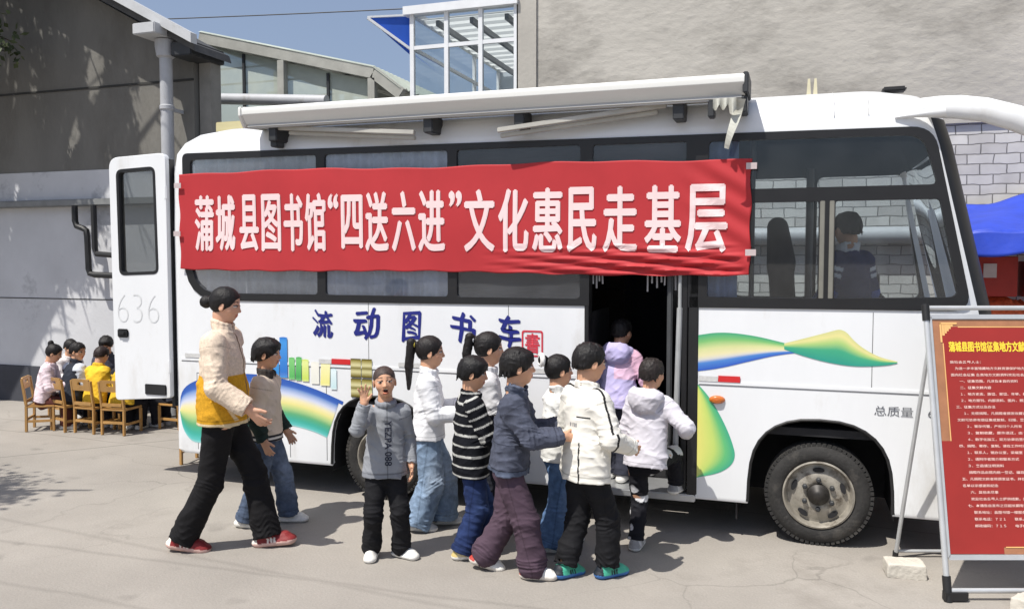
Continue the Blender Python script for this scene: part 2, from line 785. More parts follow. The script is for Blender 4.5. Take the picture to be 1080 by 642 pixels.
# ------------------------------------------------------------------ people
SKIN = mat('skin', (1, 1, 1), 0.55, var=0.06, vscale=25, attr='Col', spec=0.35)
_b = SKIN.node_tree.nodes['Principled BSDF']
_b.inputs['Subsurface Weight'].default_value = 0.12
_b.inputs['Subsurface Radius'].default_value = (0.01, 0.004, 0.002)
CLOTH = mat('woven_cloth', (1, 1, 1), 0.85, var=0.10, vscale=9, attr='Col', bump=0.12, bscale=260, spec=0.25)
FLEECE = mat('fleece_cloth', (1, 1, 1), 0.95, var=0.2, vscale=60, attr='Col', bump=0.25, bscale=240, spec=0.1)
DENIM = mat('denim_cloth', (1, 1, 1), 0.9, var=0.3, vscale=22, attr='Col', bump=0.15, bscale=260, spec=0.2)
HAIR = mat('hair', (1, 1, 1), 0.58, var=0.45, vscale=70, attr='Col', bump=0.35, bscale=160, spec=0.35, stretch=(1, 1, 0.12))
SHOEM = mat('shoe_leather', (1, 1, 1), 0.6, var=0.12, vscale=30, attr='Col', bump=0.2, bscale=90, spec=0.4)

SKIN_C = lin((205, 158, 128))


def make_person(name, label, cat, H, pos, yaw, adult=False, pose=None, top=None, bottom=None, shoes=None, hair=None,
                skin=SKIN_C, res=0.005, group=None, z0=0.0, mouth=0.0, seed=1, fingers_open=None):
    pose = pose or {}
    g = pose.get
    hh = H * (0.125 if adult else 0.157)
    shz = H * (0.822 if adult else 0.788)
    hipz = H * (0.51 if adult else 0.465)
    sw = H * (0.098 if adult else 0.086)
    hw = H * (0.05 if adult else 0.045)
    L1, L2 = H * (0.245 if adult else 0.222), H * (0.235 if adult else 0.212)
    ank = 0.045 * H
    U, Fo = 0.162 * H, 0.138 * H
    feet = {1: g('fl', (0, 0.055, 0, 0, 5)), -1: g('fr', (0, -0.055, 0, 0, -5))}     # fractions of H: x, y, lift, pitch deg, yaw deg
    A = {}
    for s in (1, -1):
        f = feet[s]
        A[s] = np.array([f[0] * H, f[1] * H, f[2] * H + ank])
    px, py = g('pel', (0, 0))
    px *= H
    py *= H
    hz = g('hipz', None)
    if hz is None:
        hz = hipz
        for s in (1, -1):
            if feet[s][2] < 0.12:
                hd = (A[s][0] - px) ** 2 + (A[s][1] - py - s * hw) ** 2
                hz = min(hz, math.sqrt(max((L1 + L2) ** 2 * 0.99 - hd, 0.01)) + A[s][2])
    else:
        hz *= H
    Pv = np.array([px, py, hz])
    Rt = rotz(math.radians(g('twist', 0))) @ rotx(math.radians(g('roll', 0))) @ roty(math.radians(g('lean', 0)))
    up, fw, lf = Rt[:, 2], Rt[:, 0], Rt[:, 1]
    Rp = rotz(math.radians(g('ptwist', 0)))
    tl = shz - hipz
    N = Pv + up * (tl + 0.01 * H)
    hip = {s: Pv + Rp @ np.array([0, s * hw, 0]) for s in (1, -1)}
    sho = {s: Pv + up * (tl - 0.025 * H) + lf * s * sw for s in (1, -1)}
    knee, ankle = {}, {}
    for s in (1, -1):
        hint = g('kl' if s > 0 else 'kr', (1, s * 0.12, 0.1))
        knee[s], ankle[s] = ik(hip[s], A[s], L1, L2, hint)
    elb, wri = {}, {}
    for s in (1, -1):
        t = np.array(g('hl' if s > 0 else 'hr', (0.10, s * 0.14, -0.95)), float)
        t = sho[s] + (Rt if g('armrel', True) else np.eye(3)) @ t * (U + Fo)
        hint = g('el' if s > 0 else 'er', (-1, s * 0.35, -0.2))
        elb[s], wri[s] = ik(sho[s], t, U, Fo, Rt @ np.array(hint, float))
    nk = H - (shz + 0.01 * H) - 0.92 * hh
    Rh = rotz(math.radians(g('hyaw', 0) + g('twist', 0))) @ rotx(math.radians(g('hroll', 0))) @ roty(math.radians(g('hpitch', 0)))
    nb = N + up * nk
    hc = nb + Rh @ np.array([0.06, 0, 0.42]) * hh

    def h(x, y, z):
        return hc + Rh @ (np.array([x, y, z]) * hh)

    # ---------------- body: one continuous surface
    S = Solid()
    S.cone(Pv + up * 0.02 * H, Pv + up * tl * 0.75, 0.085 * H, 0.085 * H, n=fw, flat=0.66, k=0.02)
    S.cone(sho[1], sho[-1], 0.036 * H, k=0.03)
    S.cone(N - up * 0.05 * H, nb + Rh @ np.array([-0.04, 0, 0.12]) * hh, 0.040 * H * (0.85 if adult else 1), 0.036 * H * (0.85 if adult else 1), k=0.02)
    for s in (1, -1):
        S.cone(hip[s], knee[s], 0.055 * H, 0.040 * H, k=0.03)
        S.cone(knee[s], ankle[s], 0.038 * H, 0.026 * H, k=0.01)
        S.cone(ankle[s], ankle[s] + (A[s] - ankle[s]) - np.array([0, 0, 0.015 * H]), 0.028 * H, 0.026 * H, k=0.01)
        S.cone(sho[s], elb[s], 0.034 * H, 0.028 * H, k=0.03)
        S.cone(elb[s], wri[s], 0.027 * H, 0.019 * H, k=0.01)
    # head
    e = lambda c, r, k=0.05, op='u', M=None, tag=1: S.ell(h(*c), np.array(r) * hh, Rh if M is None else Rh @ M, k * hh, op, tag)
    e((-0.05, 0, 0.13), (0.41, 0.355, 0.365), 0.05)
    e((0.10, 0, -0.10), (0.29, 0.285, 0.36), 0.10)
    e((0.17, 0, -0.37), (0.15, 0.15, 0.11), 0.12)
    for s in (1, -1):
        e((0.19, s * 0.17, -0.12), (0.13, 0.12, 0.12), 0.08)                  # cheeks
        e((0.385, s * 0.145, 0.03), (0.05, 0.085, 0.05), 0.05, 's')           # sockets
        e((0.315, s * 0.145, 0.02), (0.065, 0.075, 0.055), 0.01, tag=2)       # eyes
        e((-0.03, s * 0.345, -0.05), (0.095, 0.035, 0.145), 0.02, M=rotz(s * 0.35))
        e((-0.01, s * 0.385, -0.04), (0.05, 0.02, 0.085), 0.02, 's', M=rotz(s * 0.35))
    S.cone(h(0.35, 0, 0.05), h(0.425, 0, -0.115), 0.03 * hh, 0.05 * hh, k=0.05 * hh, tag=1)
    for s in (1, -1):
        e((0.385, s * 0.05, -0.125), (0.045, 0.035, 0.035), 0.02)
    e((0.355, 0, -0.235), (0.05, 0.10, 0.026), 0.02, tag=3)
    e((0.345, 0, -0.285 - 0.05 * mouth), (0.05, 0.08, 0.03), 0.02, tag=3)
    if mouth > 0:
        e((0.40, 0, -0.265), (0.12, 0.075, 0.055 * mouth), 0.02, 's', tag=4)
    # hands
    fdat = {}
    for s in (1, -1):
        key = 'l' if s > 0 else 'r'
        d = g('hd' + key, None)
        d = unit(wri[s] - elb[s]) if d is None else unit(Rt @ np.array(d, float))
        n = g('hn' + key, None)
        n = Rt @ np.array((0.15, -s, 0.0)) if n is None else Rt @ np.array(n, float)
        n = unit(n - d * (n @ d))
        side = np.cross(n, d) if s > 0 else np.cross(d, n)                    # thumb side
        hl = (0.104 if adult else 0.100) * H
        curl = g('curl' + key, 22)
        spr = g('spread' + key, 7)
        pc = wri[s] + d * hl * 0.25
        M = np.stack([d, side, n], 1)
        S.ell(pc, (hl * 0.30, hl * 0.205, hl * 0.09), M, 0.006)
        S.cone(wri[s] - d * 0.01 * H, wri[s] + d * hl * 0.12, 0.019 * H, 0.019 * H, k=0.006, n=n, flat=0.75)
        fr = 0.046 * hl * 1.35
        for i, (off, ln) in enumerate(((0.145, 0.44), (0.05, 0.49), (-0.05, 0.45), (-0.14, 0.36))):
            base = wri[s] + d * hl * (0.48 - 0.25 * abs(off) ** 1.5) + side * off * hl
            an = math.radians(spr * (1.5 - i))
            dd = unit(d * math.cos(an) + side * math.sin(an))
            p = base - dd * hl * 0.08
            c = 0.0
            for j, fl_ in enumerate((0.47 + 0.16, 0.31, 0.22)):
                c += math.radians(curl * (0.5 if j == 0 else 1.0))
                dj = dd * math.cos(c) + n * math.sin(c)
                q = p + dj * hl * ln * fl_
                S.cone(p, q, fr * (1 - 0.08 * j), fr * (0.94 - 0.1 * j), k=0.0015)
                p = q
        tb = wri[s] + d * hl * 0.14 + side * hl * 0.13
        td = unit(d * 0.72 + side * 0.7 + n * 0.25)
        q = tb + td * hl * 0.22
        S.cone(tb, q, fr * 1.45, fr * 1.15, k=0.006)
        q2 = q + unit(td + d * 0.45 + n * 0.15) * hl * 0.2
        S.cone(q, q2, fr * 1.12, fr * 0.9, k=0.002)
    hcol = lin(hair.get('c', (24, 20, 20))) if hair else lin((24, 20, 20))
    skin = np.asarray(skin, float)

    def body_col(V, SS):
        C = np.tile(skin, (len(V), 1))
        L = (V - hc) @ Rh / hh
        tg = SS.tags(V)
        hd = L[:, 2] > -0.6
        C[(tg == 3) & hd] = skin * np.array([0.80, 0.48, 0.45])
        ey = (tg == 2) & hd & (L[:, 0] > 0.25)
        ey = ey & (np.abs(L[:, 2] - 0.018) < 0.030)
        C[ey] = lin((196, 184, 174))
        for s in (1, -1):
            di = np.hypot(L[:, 1] - s * 0.145, (L[:, 2] - 0.02) * 1.0)
            C[ey & (di < 0.038)] = lin((22, 16, 14))
            lid = (L[:, 0] > 0.2) & (np.abs(L[:, 1] - s * 0.145) < 0.09) & (np.abs(L[:, 2] - 0.052 + 0.6 * (L[:, 1] - s * 0.145) ** 2) < 0.016)
            C[lid] = lin((62, 44, 40))
            br = (L[:, 0] > 0.15) & (np.abs(np.abs(L[:, 1]) - 0.15) < 0.095) & (np.abs(L[:, 2] - 0.155 + 1.5 * (np.abs(L[:, 1]) - 0.13) ** 2) < 0.02)
            C[br] = hcol * 0.9 + skin * 0.22
        if mouth > 0:
            mo = (L[:, 0] > 0.2) & (np.abs(L[:, 1]) < 0.072) & (np.abs(L[:, 2] + 0.265) < 0.05 * mouth) & (((L[:, 1] / 0.075) ** 2 + ((L[:, 2] + 0.265) / (0.055 * mouth)) ** 2) < 1)
            C[mo] = lin((70, 22, 22))
            te = mo & (L[:, 2] > -0.265 + 0.02 * mouth)
            C[te] = lin((215, 208, 196))
        blush = np.exp(-(((np.abs(L[:, 1]) - 0.2) / 0.1) ** 2 + ((L[:, 2] + 0.12) / 0.1) ** 2)) * (L[:, 0] > 0.1) * hd * 0.18
        C = C * (1 - blush[:, None]) + C * np.array([1.05, 0.72, 0.70]) * blush[:, None]
        return np.clip(C, 0, 1)
    root = solid_obj(name, S, res, body_col, SKIN)
    tag(root, label, cat, group)

    # ---------------- hair
    if hair:
        st = hair['style']
        T = Solid()
        w = lambda c, r, k=0.05, op='u', M=None, tag=0: T.ell(h(*c), np.array(r) * hh, Rh if M is None else Rh @ M, k * hh, op, tag)
        thick = dict(buzz=0.008, crop=0.035, bowl=0.062, pony=0.04, bun=0.04)[st]
        w((-0.055, 0, 0.135), (0.41 + thick, 0.355 + thick, 0.365 + thick))
        if st in ('bowl', 'crop'):
            w((-0.18, 0, 0.02), (0.30 + thick, 0.33 + thick * 0.6, 0.34), 0.08)
        else:
            w((-0.14, 0, 0.02), (0.31 + thick, 0.315 + thick, 0.34), 0.08)
        if st == 'bowl':
            w((0.16, 0, 0.30), (0.26, 0.34, 0.15), 0.08)                       # fringe
        fr_z = {'buzz': -0.05, 'crop': -0.02, 'bowl': -0.16, 'pony': -0.03, 'bun': -0.02}[st]
        w((0.46, 0, -0.12 + fr_z), (0.36, 0.40, 0.44), 0.03, 's')              # face opening
        for s in (1, -1):
            w((0.02, s * 0.42, -0.20), (0.17 if st != 'bowl' else 0.14, 0.12, 0.26), 0.03, 's')   # round the ears
        nape = {'buzz': -0.12, 'crop': -0.22, 'bowl': -0.30, 'pony': -0.30, 'bun': -0.30}[st]
        T.half(h(-0.3, 0, nape), Rh @ np.array([0.35, 0, -1.0]), 0.03 * hh)
        if st == 'pony':
            b = hair.get('at', (-0.5, 0.0, 0.18))
            ln = hair.get('len', 1.0)
            dr = hair.get('dir', (-0.25, 0, -1))
            p0 = h(*b)
            w(b, (0.11, 0.10, 0.11), 0.03)
            p1 = p0 + Rh @ np.array([-0.16, 0, 0.05]) * hh * (1 if dr[2] < 0 else 0.4)
            T.cone(p0, p1, 0.085 * hh, 0.14 * hh, k=0.02 * hh)
            p2 = p1 + unit(dr) * hh * ln * 0.55
            T.cone(p1, p2, 0.15 * hh, 0.145 * hh, k=0.03 * hh)
            p3 = p2 + unit(np.array(dr) + np.array([0.08, 0, -0.35])) * hh * ln * 0.5
            T.cone(p2, p3, 0.14 * hh, 0.06 * hh, k=0.03 * hh)
        if st == 'bun':
            b = hair.get('at', (-0.56, 0, 0.12))
            w(b, hair.get('r', (0.15, 0.15, 0.16)), 0.03)
        if st in ('bowl', 'crop'):
            rgh = random.Random(seed)
            tk = thick
            for i in range(110):
                a = rgh.uniform(-PI, PI)
                fa = abs(a)
                if fa < 0.85:
                    z0_, z1_ = 0.40, (0.14 if st == 'bowl' else 0.24) + rgh.uniform(-0.04, 0.06)
                elif fa < 1.9:
                    z0_, z1_ = 0.22, (0.02 if st == 'bowl' else 0.06) + rgh.uniform(-0.05, 0.05)
                else:
                    z0_, z1_ = 0.0, nape + 0.03 + rgh.uniform(-0.07, 0.05)
                if i >= 62:
                    z0_ = rgh.uniform(0.1, 0.5)
                    z1_ = z0_ - rgh.uniform(0.12, 0.22)
                    if fa < 0.9 and z1_ < 0.2:
                        continue

                def on(z, out):
                    k_ = math.sqrt(max(1 - min(((z - 0.135) / (0.372 + tk)) ** 2, 0.97), 0)) if z > 0.05 else 1.0
                    return h(-0.055 + (0.415 + tk + out) * k_ * math.cos(a), (0.358 + tk * 0.9 + out) * k_ * math.sin(a), z)
                T.cone(on(z0_, -0.03), on(z1_, rgh.uniform(-0.015, 0.012)), rgh.uniform(0.030, 0.045) * hh, 0.010 * hh, k=0.010 * hh)
        T.disp = folds(seed + 5, [(0.0028, 210, (0.2, 1, 0.1)), (0.0022, 420, (0.4, 1, 0))]) if st != 'buzz' else None
        solid_obj('hair', T, res, hcol, HAIR, None).parent = root
        if hair.get('tie'):
            tm = MB()
            b = hair.get('at', (-0.5, 0, 0.18))
            pts = []
            tr = hair.get('tie_r', 0.10)
            for i in range(13):
                a = 2 * PI * i / 12
                pts.append(h(b[0] - 0.06, b[1] + tr * math.cos(a), b[2] + tr * math.sin(a)))
            tm.tube(pts, hair.get('tie_w', 0.03) * hh, 8)
            tm.build('hair_tie', mat('hair_tie', lin(hair['tie']), 0.8, var=0.15, vscale=40), None, smooth=True).parent = root

    # ---------------- top
    if top:
        T = Solid()
        lo = top.get('loose', 1.0)
        hem = Pv + up * top.get('hem', -0.04) * H
        ch = Pv + up * (tl - 0.10 * H)
        rb, rc = (0.110 if adult else 0.103) * H * (0.53 + 0.53 * lo) * top.get('hemw', 1.0), (0.102 if adult else 0.093) * H * lo
        if top.get('long', 0):
            T.cone(hem, Pv + up * 0.09 * H, rb, rb * 1.03, k=0.03, n=fw, flat=0.74, clip0=True, tag=0)
        T.cone(hem, ch, rb * 1.05, rc, k=0.02, n=fw, flat=0.70, clip0=True, tag=0)
        if top.get('blouse', 0):
            T.cone(hem + up * 0.035 * H, hem + up * 0.07 * H, rb * top['blouse'], n=fw, flat=0.78, k=0.02)
        T.cone(ch, N - up * 0.055 * H, rc * 0.97, 0.066 * H, k=0.03, n=fw, flat=0.70, tag=0)
        T.cone(sho[1] - up * 0.012 * H, sho[-1] - up * 0.012 * H, 0.042 * H * lo, k=0.05, tag=0)
        T.cone(N - up * 0.045 * H, N + up * 0.0 * H, 0.060 * H, 0.044 * H * (0.85 if adult else 1), k=0.025, tag=0)
        sl = top.get('sleeve', 1.0)
        cuff = top.get('cuff', 0.034)
        for s in (1, -1):
            T.cone(sho[s], elb[s], 0.045 * H * lo, 0.038 * H * lo, k=0.014, tag=1 if s < 0 else 3)
            end = elb[s] + (wri[s] - elb[s]) * sl
            T.cone(elb[s], end, 0.039 * H * lo, cuff * H, k=0.008, clip1=True, tag=2 if s < 0 else 4)
            if top.get('puff', 0):
                m2 = elb[s] + (end - elb[s]) * 0.72
                T.cone(m2, end, 0.044 * H * lo, cuff * H, k=0.01, clip1=True, tag=2 if s < 0 else 4)
        ck = 0.044 * H * (0.82 if adult else 1)
        if top.get('collar'):
            hgt = top['collar'] * H
            for i in range(14):
                a0, a1 = 2 * PI * i / 14, 2 * PI * (i + 1) / 14
                if i in (0, 13) and top.get('open', 1):
                    continue
                p = [N + fw * (math.cos(a) * ck * 0.98 + 0.006 * H) + lf * math.sin(a) * ck * 1.05 + up * (0.012 * H - 0.010 * H * math.cos(a)) for a in (a0, a1)]
                for zz in np.linspace(0, hgt, 3):
                    T.cone(p[0] + up * zz, p[1] + up * zz, 0.008 * H, k=0.006, tag=5)
        if top.get('hood'):
            T.ell(N - fw * 0.075 * H - up * 0.010 * H, (0.050 * H, 0.092 * H, 0.075 * H), Rt, 0.02, tag=5)
            T.ell(N - fw * 0.055 * H + up * 0.045 * H, (0.045 * H, 0.06 * H, 0.055 * H), Rt, 0.015, 's')
            for s in (1, -1):
                T.cone(N - fw * 0.05 * H + lf * s * 0.07 * H, N + fw * 0.045 * H + lf * s * 0.035 * H - up * 0.035 * H, 0.026 * H, 0.018 * H, k=0.015, tag=5)
        T.cone(N - up * 0.012 * H, nb + Rh @ np.array([0, 0, 0.2]) * hh, 0.038 * H * (0.85 if adult else 1), k=0.006, op='s')
        for s in (1, -1):
            end = elb[s] + (wri[s] - elb[s]) * sl
            dd = unit(wri[s] - elb[s])
            T.cone(end - dd * 0.012 * H, end + dd * 0.03 * H, cuff * H * 0.80, k=0.002, op='s')
        am = top.get('fold', 1.0) * H
        limb = []
        for s in (1, -1):
            limb.append((elb[s], sho[s], 0.12, 0.30, 0.0036 * am, 0.034))
            limb.append((elb[s], wri[s], 0.10, 0.22, 0.0034 * am, 0.030))
            limb.append((wri[s], elb[s], 0.16, 0.14, 0.0028 * am, 0.024))
        T.disp = both_folds(seed, limb, [(0.0065 * am, 62 / H, None), (0.0055 * am, 85 / H, (0.2, 0.5, 1)), (0.0028 * am, 170 / H, (0, 0.6, 1))])
        ctx = dict(P=Pv, up=up, fw=fw, lf=lf, H=H, N=N, sho=sho, elb=elb, wri=wri, Rt=Rt, tl=tl, hem=hem)
        tc = top['c']

        def colr(V, SS):
            C = np.array(tc(V, SS, ctx) if callable(tc) else np.tile(lin(tc), (len(V), 1)))
            z = (V - hem) @ up
            C[(np.abs(z - 0.022 * H) < 0.0028) & (SS.tags(V) == 0)] *= 0.62           # hem stitching
            for s in (1, -1):                                                       # armhole and cuff seams
                u = (V - sho[s]) @ unit(elb[s] - sho[s])
                r = np.linalg.norm(V - sho[s] - np.outer(u, unit(elb[s] - sho[s])), axis=1)
                C[(np.abs(u - 0.018 * H) < 0.0032) & (r < 0.07 * H) & ((V - Pv) @ lf * s > sw * 0.72)] *= 0.66
                u2 = (V - wri[s]) @ unit(elb[s] - wri[s])
                C[(np.abs(u2 - 0.035 * H) < 0.003) & (np.linalg.norm(V - wri[s], axis=1) < 0.07 * H)] *= 0.66
            d = V - Pv
            C[(np.abs(d @ lf) < 0.0035) & (d @ fw > 0.02 * H)] *= top.get('zip', 0.6)
            return np.clip(C, 0, 1)
        o = solid_obj(top.get('name', 'jacket'), T, res, colr, top.get('m', CLOTH), None)
        o.parent = root
        root['_top'] = o.name
    # ---------------- bottom
    if bottom:
        T = Solid()
        bg = bottom.get('baggy', 1.0)
        T.cone(hip[1] + up * 0.02 * H, hip[-1] + up * 0.02 * H, 0.056 * H, k=0.03, tag=0)
        T.cone(Pv - up * 0.0 * H, Pv + up * 0.07 * H, 0.084 * H, 0.082 * H, k=0.02, n=fw, flat=0.62, clip1=True, tag=0)
        fl = bottom.get('flare', 0.046)
        for s in (1, -1):
            T.cone(hip[s], knee[s], 0.055 * H * (0.7 + 0.3 * bg), 0.043 * H * bg, k=0.03, tag=1 if s < 0 else 3)
            end = knee[s] + (ankle[s] - knee[s]) * bottom.get('len', 1.04)
            T.cone(knee[s], end, 0.043 * H * bg, fl * H, k=0.015, clip1=True, tag=2 if s < 0 else 4)
            if bottom.get('stack', 0):
                m2 = knee[s] + (end - knee[s]) * 0.78
                T.cone(m2, end - (end - m2) * 0.15, fl * H * 1.10, k=0.01, tag=2 if s < 0 else 4)
            dd = unit(end - knee[s])
            T.cone(end - dd * 0.008 * H, end + dd * 0.02 * H, fl * H * 0.82, k=0.002, op='s')
        am = bottom.get('fold', 1.0) * H
        limb = []
        for s in (1, -1):
            limb.append((knee[s], hip[s], 0.05, 0.22, 0.0036 * am, 0.044))
            limb.append((knee[s], ankle[s], 0.12, 0.22, 0.0038 * am, 0.040))
            limb.append((ankle[s], knee[s], 0.12, 0.20, 0.0050 * am, 0.036))
        base = both_folds(seed + 2, limb, [(0.0055 * am, 55 / H, (0.5, 0.3, 1)), (0.0036 * am, 100 / H, (0.1, 0.3, 1)), (0.0048 * am, 55 / H, (1, 0.7, 0.10)), (0.0014 * am, 200 / H, (0.4, 0.2, 1))])
        T.disp = base
        bc = bottom['c']
        ctx = dict(P=Pv, H=H, hip=hip, knee=knee, ankle=ankle, Rp=Rp)

        def colr(V, SS):
            C = np.array(bc(V, SS, ctx) if callable(bc) else np.tile(lin(bc), (len(V), 1)))
            for s in (1, -1):
                a, b = hip[s], ankle[s]
                w_ = V - a
                out = (w_ @ Rp[:, 1]) * s > 0.0
                t_ = np.clip((V[:, 2] - a[2]) / (b[2] - a[2]), 0, 1)
                ax = a[None] + t_[:, None] * (b - a)[None]
                C[out & (np.abs((V - ax) @ Rp[:, 0]) < 0.0035) & ((V - Pv) @ Rp[:, 1] * s > 0)] *= 0.72
                u = (V - ankle[s]) @ unit(knee[s] - ankle[s])
                C[(np.abs(u - 0.022 * H) < 0.003) & (np.linalg.norm(V - ankle[s], axis=1) < 0.1 * H)] *= 0.7
            return np.clip(C, 0, 1)
        solid_obj('trousers', T, res, colr, bottom.get('m', CLOTH), None).parent = root
    # ---------------- shoes
    if shoes:
        for s in (1, -1):
            f = feet[s]
            R = rotz(math.radians(f[4])) @ roty(math.radians(f[3]))
            a = ankle[s]
            q = lambda x, y, z: a + R @ (np.array([x, y, z]) * H)
            T = Solid()
            zb = -0.045
            T.cone(q(-0.028, 0, zb + 0.018), q(0.075, s * -0.004, zb + 0.016), 0.034 * H, 0.034 * H, n=R[:, 2], flat=0.62, k=0.006, tag=1)
            T.cone(q(-0.022, 0, zb + 0.034), q(0.062, 0, zb + 0.026), 0.030 * H, 0.028 * H, n=R[:, 2], flat=0.85, k=0.01, tag=0)
            T.cone(q(-0.012, 0, zb + 0.035), q(0.0, 0, 0.004), 0.031 * H, 0.029 * H, k=0.012, tag=0)
            T.cone(q(0.0, 0, -0.006), q(0.05, 0, zb + 0.032), 0.022 * H, 0.018 * H, k=0.01, tag=0)
            T.half(q(0, 0, zb), R @ np.array([0, 0, -1]), 0.002)
            T.cone(q(-0.004, 0, 0.0), q(0.004, 0, 0.05), 0.023 * H, k=0.002, op='s')
            uc, sc, ac = [lin(c) for c in (shoes['c'], shoes.get('sole', (230, 228, 222)), shoes.get('accent', shoes['c']))]
            sock = shoes.get('sock')

            def shoe_col(V, SS, R=R, a=a):
                L = (V - a) @ R / H
                C = np.tile(uc, (len(V), 1))
                C[(L[:, 0] > 0.0) & (L[:, 0] < 0.035) & (L[:, 2] < -0.008) & (np.abs(np.sin(L[:, 0] * 260)) > 0.5)] = ac
                C[(L[:, 0] < -0.035)] = ac
                C[L[:, 2] < zb + 0.020] = sc
                return C
            solid_obj('shoe', T, res, shoe_col, SHOEM, None).parent = root
    root.location = (pos[0], pos[1], z0)
    root.rotation_euler = (0, 0, math.radians(yaw))
    root['_sk'] = 0
    del root['_sk']
    if '_top' in root:
        del root['_top']
    return root

# ------------------------------------------------------------------ the setting
def ground_mat():
    m = mat('concrete_ground', lin((170, 164, 156)) * 0.74, 0.9, var=0.13, vscale=0.8, bump=0.35, bscale=55, spec=0.2, dirt=(lin((128, 122, 114)) * 0.8, 0.55, 0.56, 0.25))
    nt = m.node_tree
    b = nt.nodes['Principled BSDF']
    src = b.inputs['Base Color'].links[0].from_socket
    geo = nt.nodes.new('ShaderNodeNewGeometry')
    nz = nt.nodes.new('ShaderNodeTexNoise')
    nz.inputs['Scale'].default_value = 1.3
    nz.inputs['Detail'].default_value = 5
    nt.links.new(geo.outputs['Position'], nz.inputs['Vector'])
    sep = nt.nodes.new('ShaderNodeSeparateXYZ')
    nt.links.new(geo.outputs['Position'], sep.inputs[0])

    def M(op, a, c=None, clamp=False):
        n = nt.nodes.new('ShaderNodeMath')
        n.operation = op
        n.use_clamp = clamp
        for i, v in enumerate((a, c)):
            if v is None:
                continue
            if isinstance(v, (int, float)):
                n.inputs[i].default_value = v
            else:
                nt.links.new(v, n.inputs[i])
        return n.outputs[0]
    wob = M('MULTIPLY', M('SUBTRACT', nz.outputs['Fac'], 0.5), 0.10)
    tot = None
    # joints and old tyre streaks: (a, b, c) of a*x + b*y = c, half width, darkness
    for a, bb, c, w, k in ((-0.748, 0.664, 5.265, 0.022, 0.40), (-0.03, 1.0, -1.40, 0.03, 0.16), (0.10, 0.995, -1.72, 0.035, 0.14), (0.02, 1.0, -2.15, 0.03, 0.14),
                           (0.06, 1.0, 0.62, 0.012, 0.35), (0.95, 0.31, -8.6, 0.012, 0.3), (0.0, 1.0, 1.55, 0.02, 0.25)):
        d = M('ADD', M('ADD', M('MULTIPLY', sep.outputs[0], a), M('MULTIPLY', sep.outputs[1], bb)), -c)
        d = M('ABSOLUTE', M('ADD', d, wob))
        v = M('MULTIPLY', M('SUBTRACT', 1.0, M('DIVIDE', d, w), True), k)
        tot = v if tot is None else M('MAXIMUM', tot, v)
    # speckle of grit
    vz = nt.nodes.new('ShaderNodeTexNoise')
    vz.inputs['Scale'].default_value = 90
    vz.inputs['Detail'].default_value = 3
    nt.links.new(geo.outputs['Position'], vz.inputs['Vector'])
    tot = M('ADD', tot, M('MULTIPLY', M('SUBTRACT', vz.outputs['Fac'], 0.5), 0.30))
    # hairline cracks in a few patches
    vo = nt.nodes.new('ShaderNodeTexVoronoi')
    vo.feature = 'DISTANCE_TO_EDGE'
    vo.inputs['Scale'].default_value = 0.75
    vm = nt.nodes.new('ShaderNodeVectorMath')
    vm.operation = 'MULTIPLY_ADD'
    vm.inputs[1].default_value = (0.5, 0.5, 0.5)
    nt.links.new(nz.outputs['Color'], vm.inputs[0])
    nt.links.new(geo.outputs['Position'], vm.inputs[2])
    nt.links.new(vm.outputs[0], vo.inputs['Vector'])
    n4 = nt.nodes.new('ShaderNodeTexNoise')
    n4.inputs['Scale'].default_value = 0.5
    nt.links.new(geo.outputs['Position'], n4.inputs['Vector'])
    ck = M('MULTIPLY', M('SUBTRACT', 1.0, M('DIVIDE', vo.outputs['Distance'], 0.006), True), M('MULTIPLY', M('SUBTRACT', n4.outputs['Fac'], 0.47, True), 4.0, True))
    tot = M('ADD', tot, M('MULTIPLY', ck, 0.35))
    # dark drip spots
    n5 = nt.nodes.new('ShaderNodeTexNoise')
    n5.inputs['Scale'].default_value = 3.1
    n5.inputs['Detail'].default_value = 2
    nt.links.new(geo.outputs['Position'], n5.inputs['Vector'])
    tot = M('ADD', tot, M('MULTIPLY', M('MULTIPLY', M('SUBTRACT', n5.outputs['Fac'], 0.66, True), 9.0, True), 0.22))
    tot = M('SUBTRACT', 1.0, tot)
    mx = nt.nodes.new('ShaderNodeMix')
    mx.data_type = 'RGBA'
    mx.blend_type = 'MULTIPLY'
    mx.inputs['Factor'].default_value = 1
    nt.links.new(src, mx.inputs['A'])
    nt.links.new(tot, mx.inputs['B'])
    nt.links.new(mx.outputs['Result'], b.inputs['Base Color'])
    return m


g = MB()
g.box(-300, 300, -300, 300, -0.5, 0)
tag(g.build('ground', ground_mat()), kind='structure')

M_CEMENT_DK = mat('grey_cement_render', lin((140, 138, 132)) * 0.64, 0.92, var=0.22, vscale=1.2, bump=0.5, bscale=30, dirt=(lin((110, 106, 98)) * 0.7, 0.9, 0.5, 0.3), stretch=(1, 1, 0.45))
M_PALE_PAINT = mat('pale_grey_paint', lin((206, 207, 210)) * 0.90, 0.85, var=0.08, vscale=1.5, bump=0.2, bscale=25, dirt=(lin((120, 122, 128)) * 0.8, 1.2, 0.56, 0.2))
M_DARK_BASE = mat('dark_wall_base', lin((78, 80, 88)) * 0.7, 0.9, var=0.2, vscale=3)
M_WHITE_METAL = mat('white_sheet_metal', lin((206, 208, 210)) * 0.8, 0.45, var=0.08, vscale=4, dirt=(lin((150, 146, 138)), 3, 0.6, 0.2))
M_PVC = mat('white_plastic_pipe', lin((196, 198, 202)) * 0.75, 0.5, var=0.08, vscale=6, dirt=(lin((140, 136, 128)), 4, 0.58, 0.2))
M_BLACK = mat('black_rubber', (0.012, 0.012, 0.013), 0.55, var=0.2)
M_DARK = mat('dark_steel', (0.03, 0.032, 0.035), 0.5, var=0.2)
M_STEEL = mat('galvanised_steel', lin((150, 152, 150)), 0.5, metal=0.3, var=0.18, vscale=8)

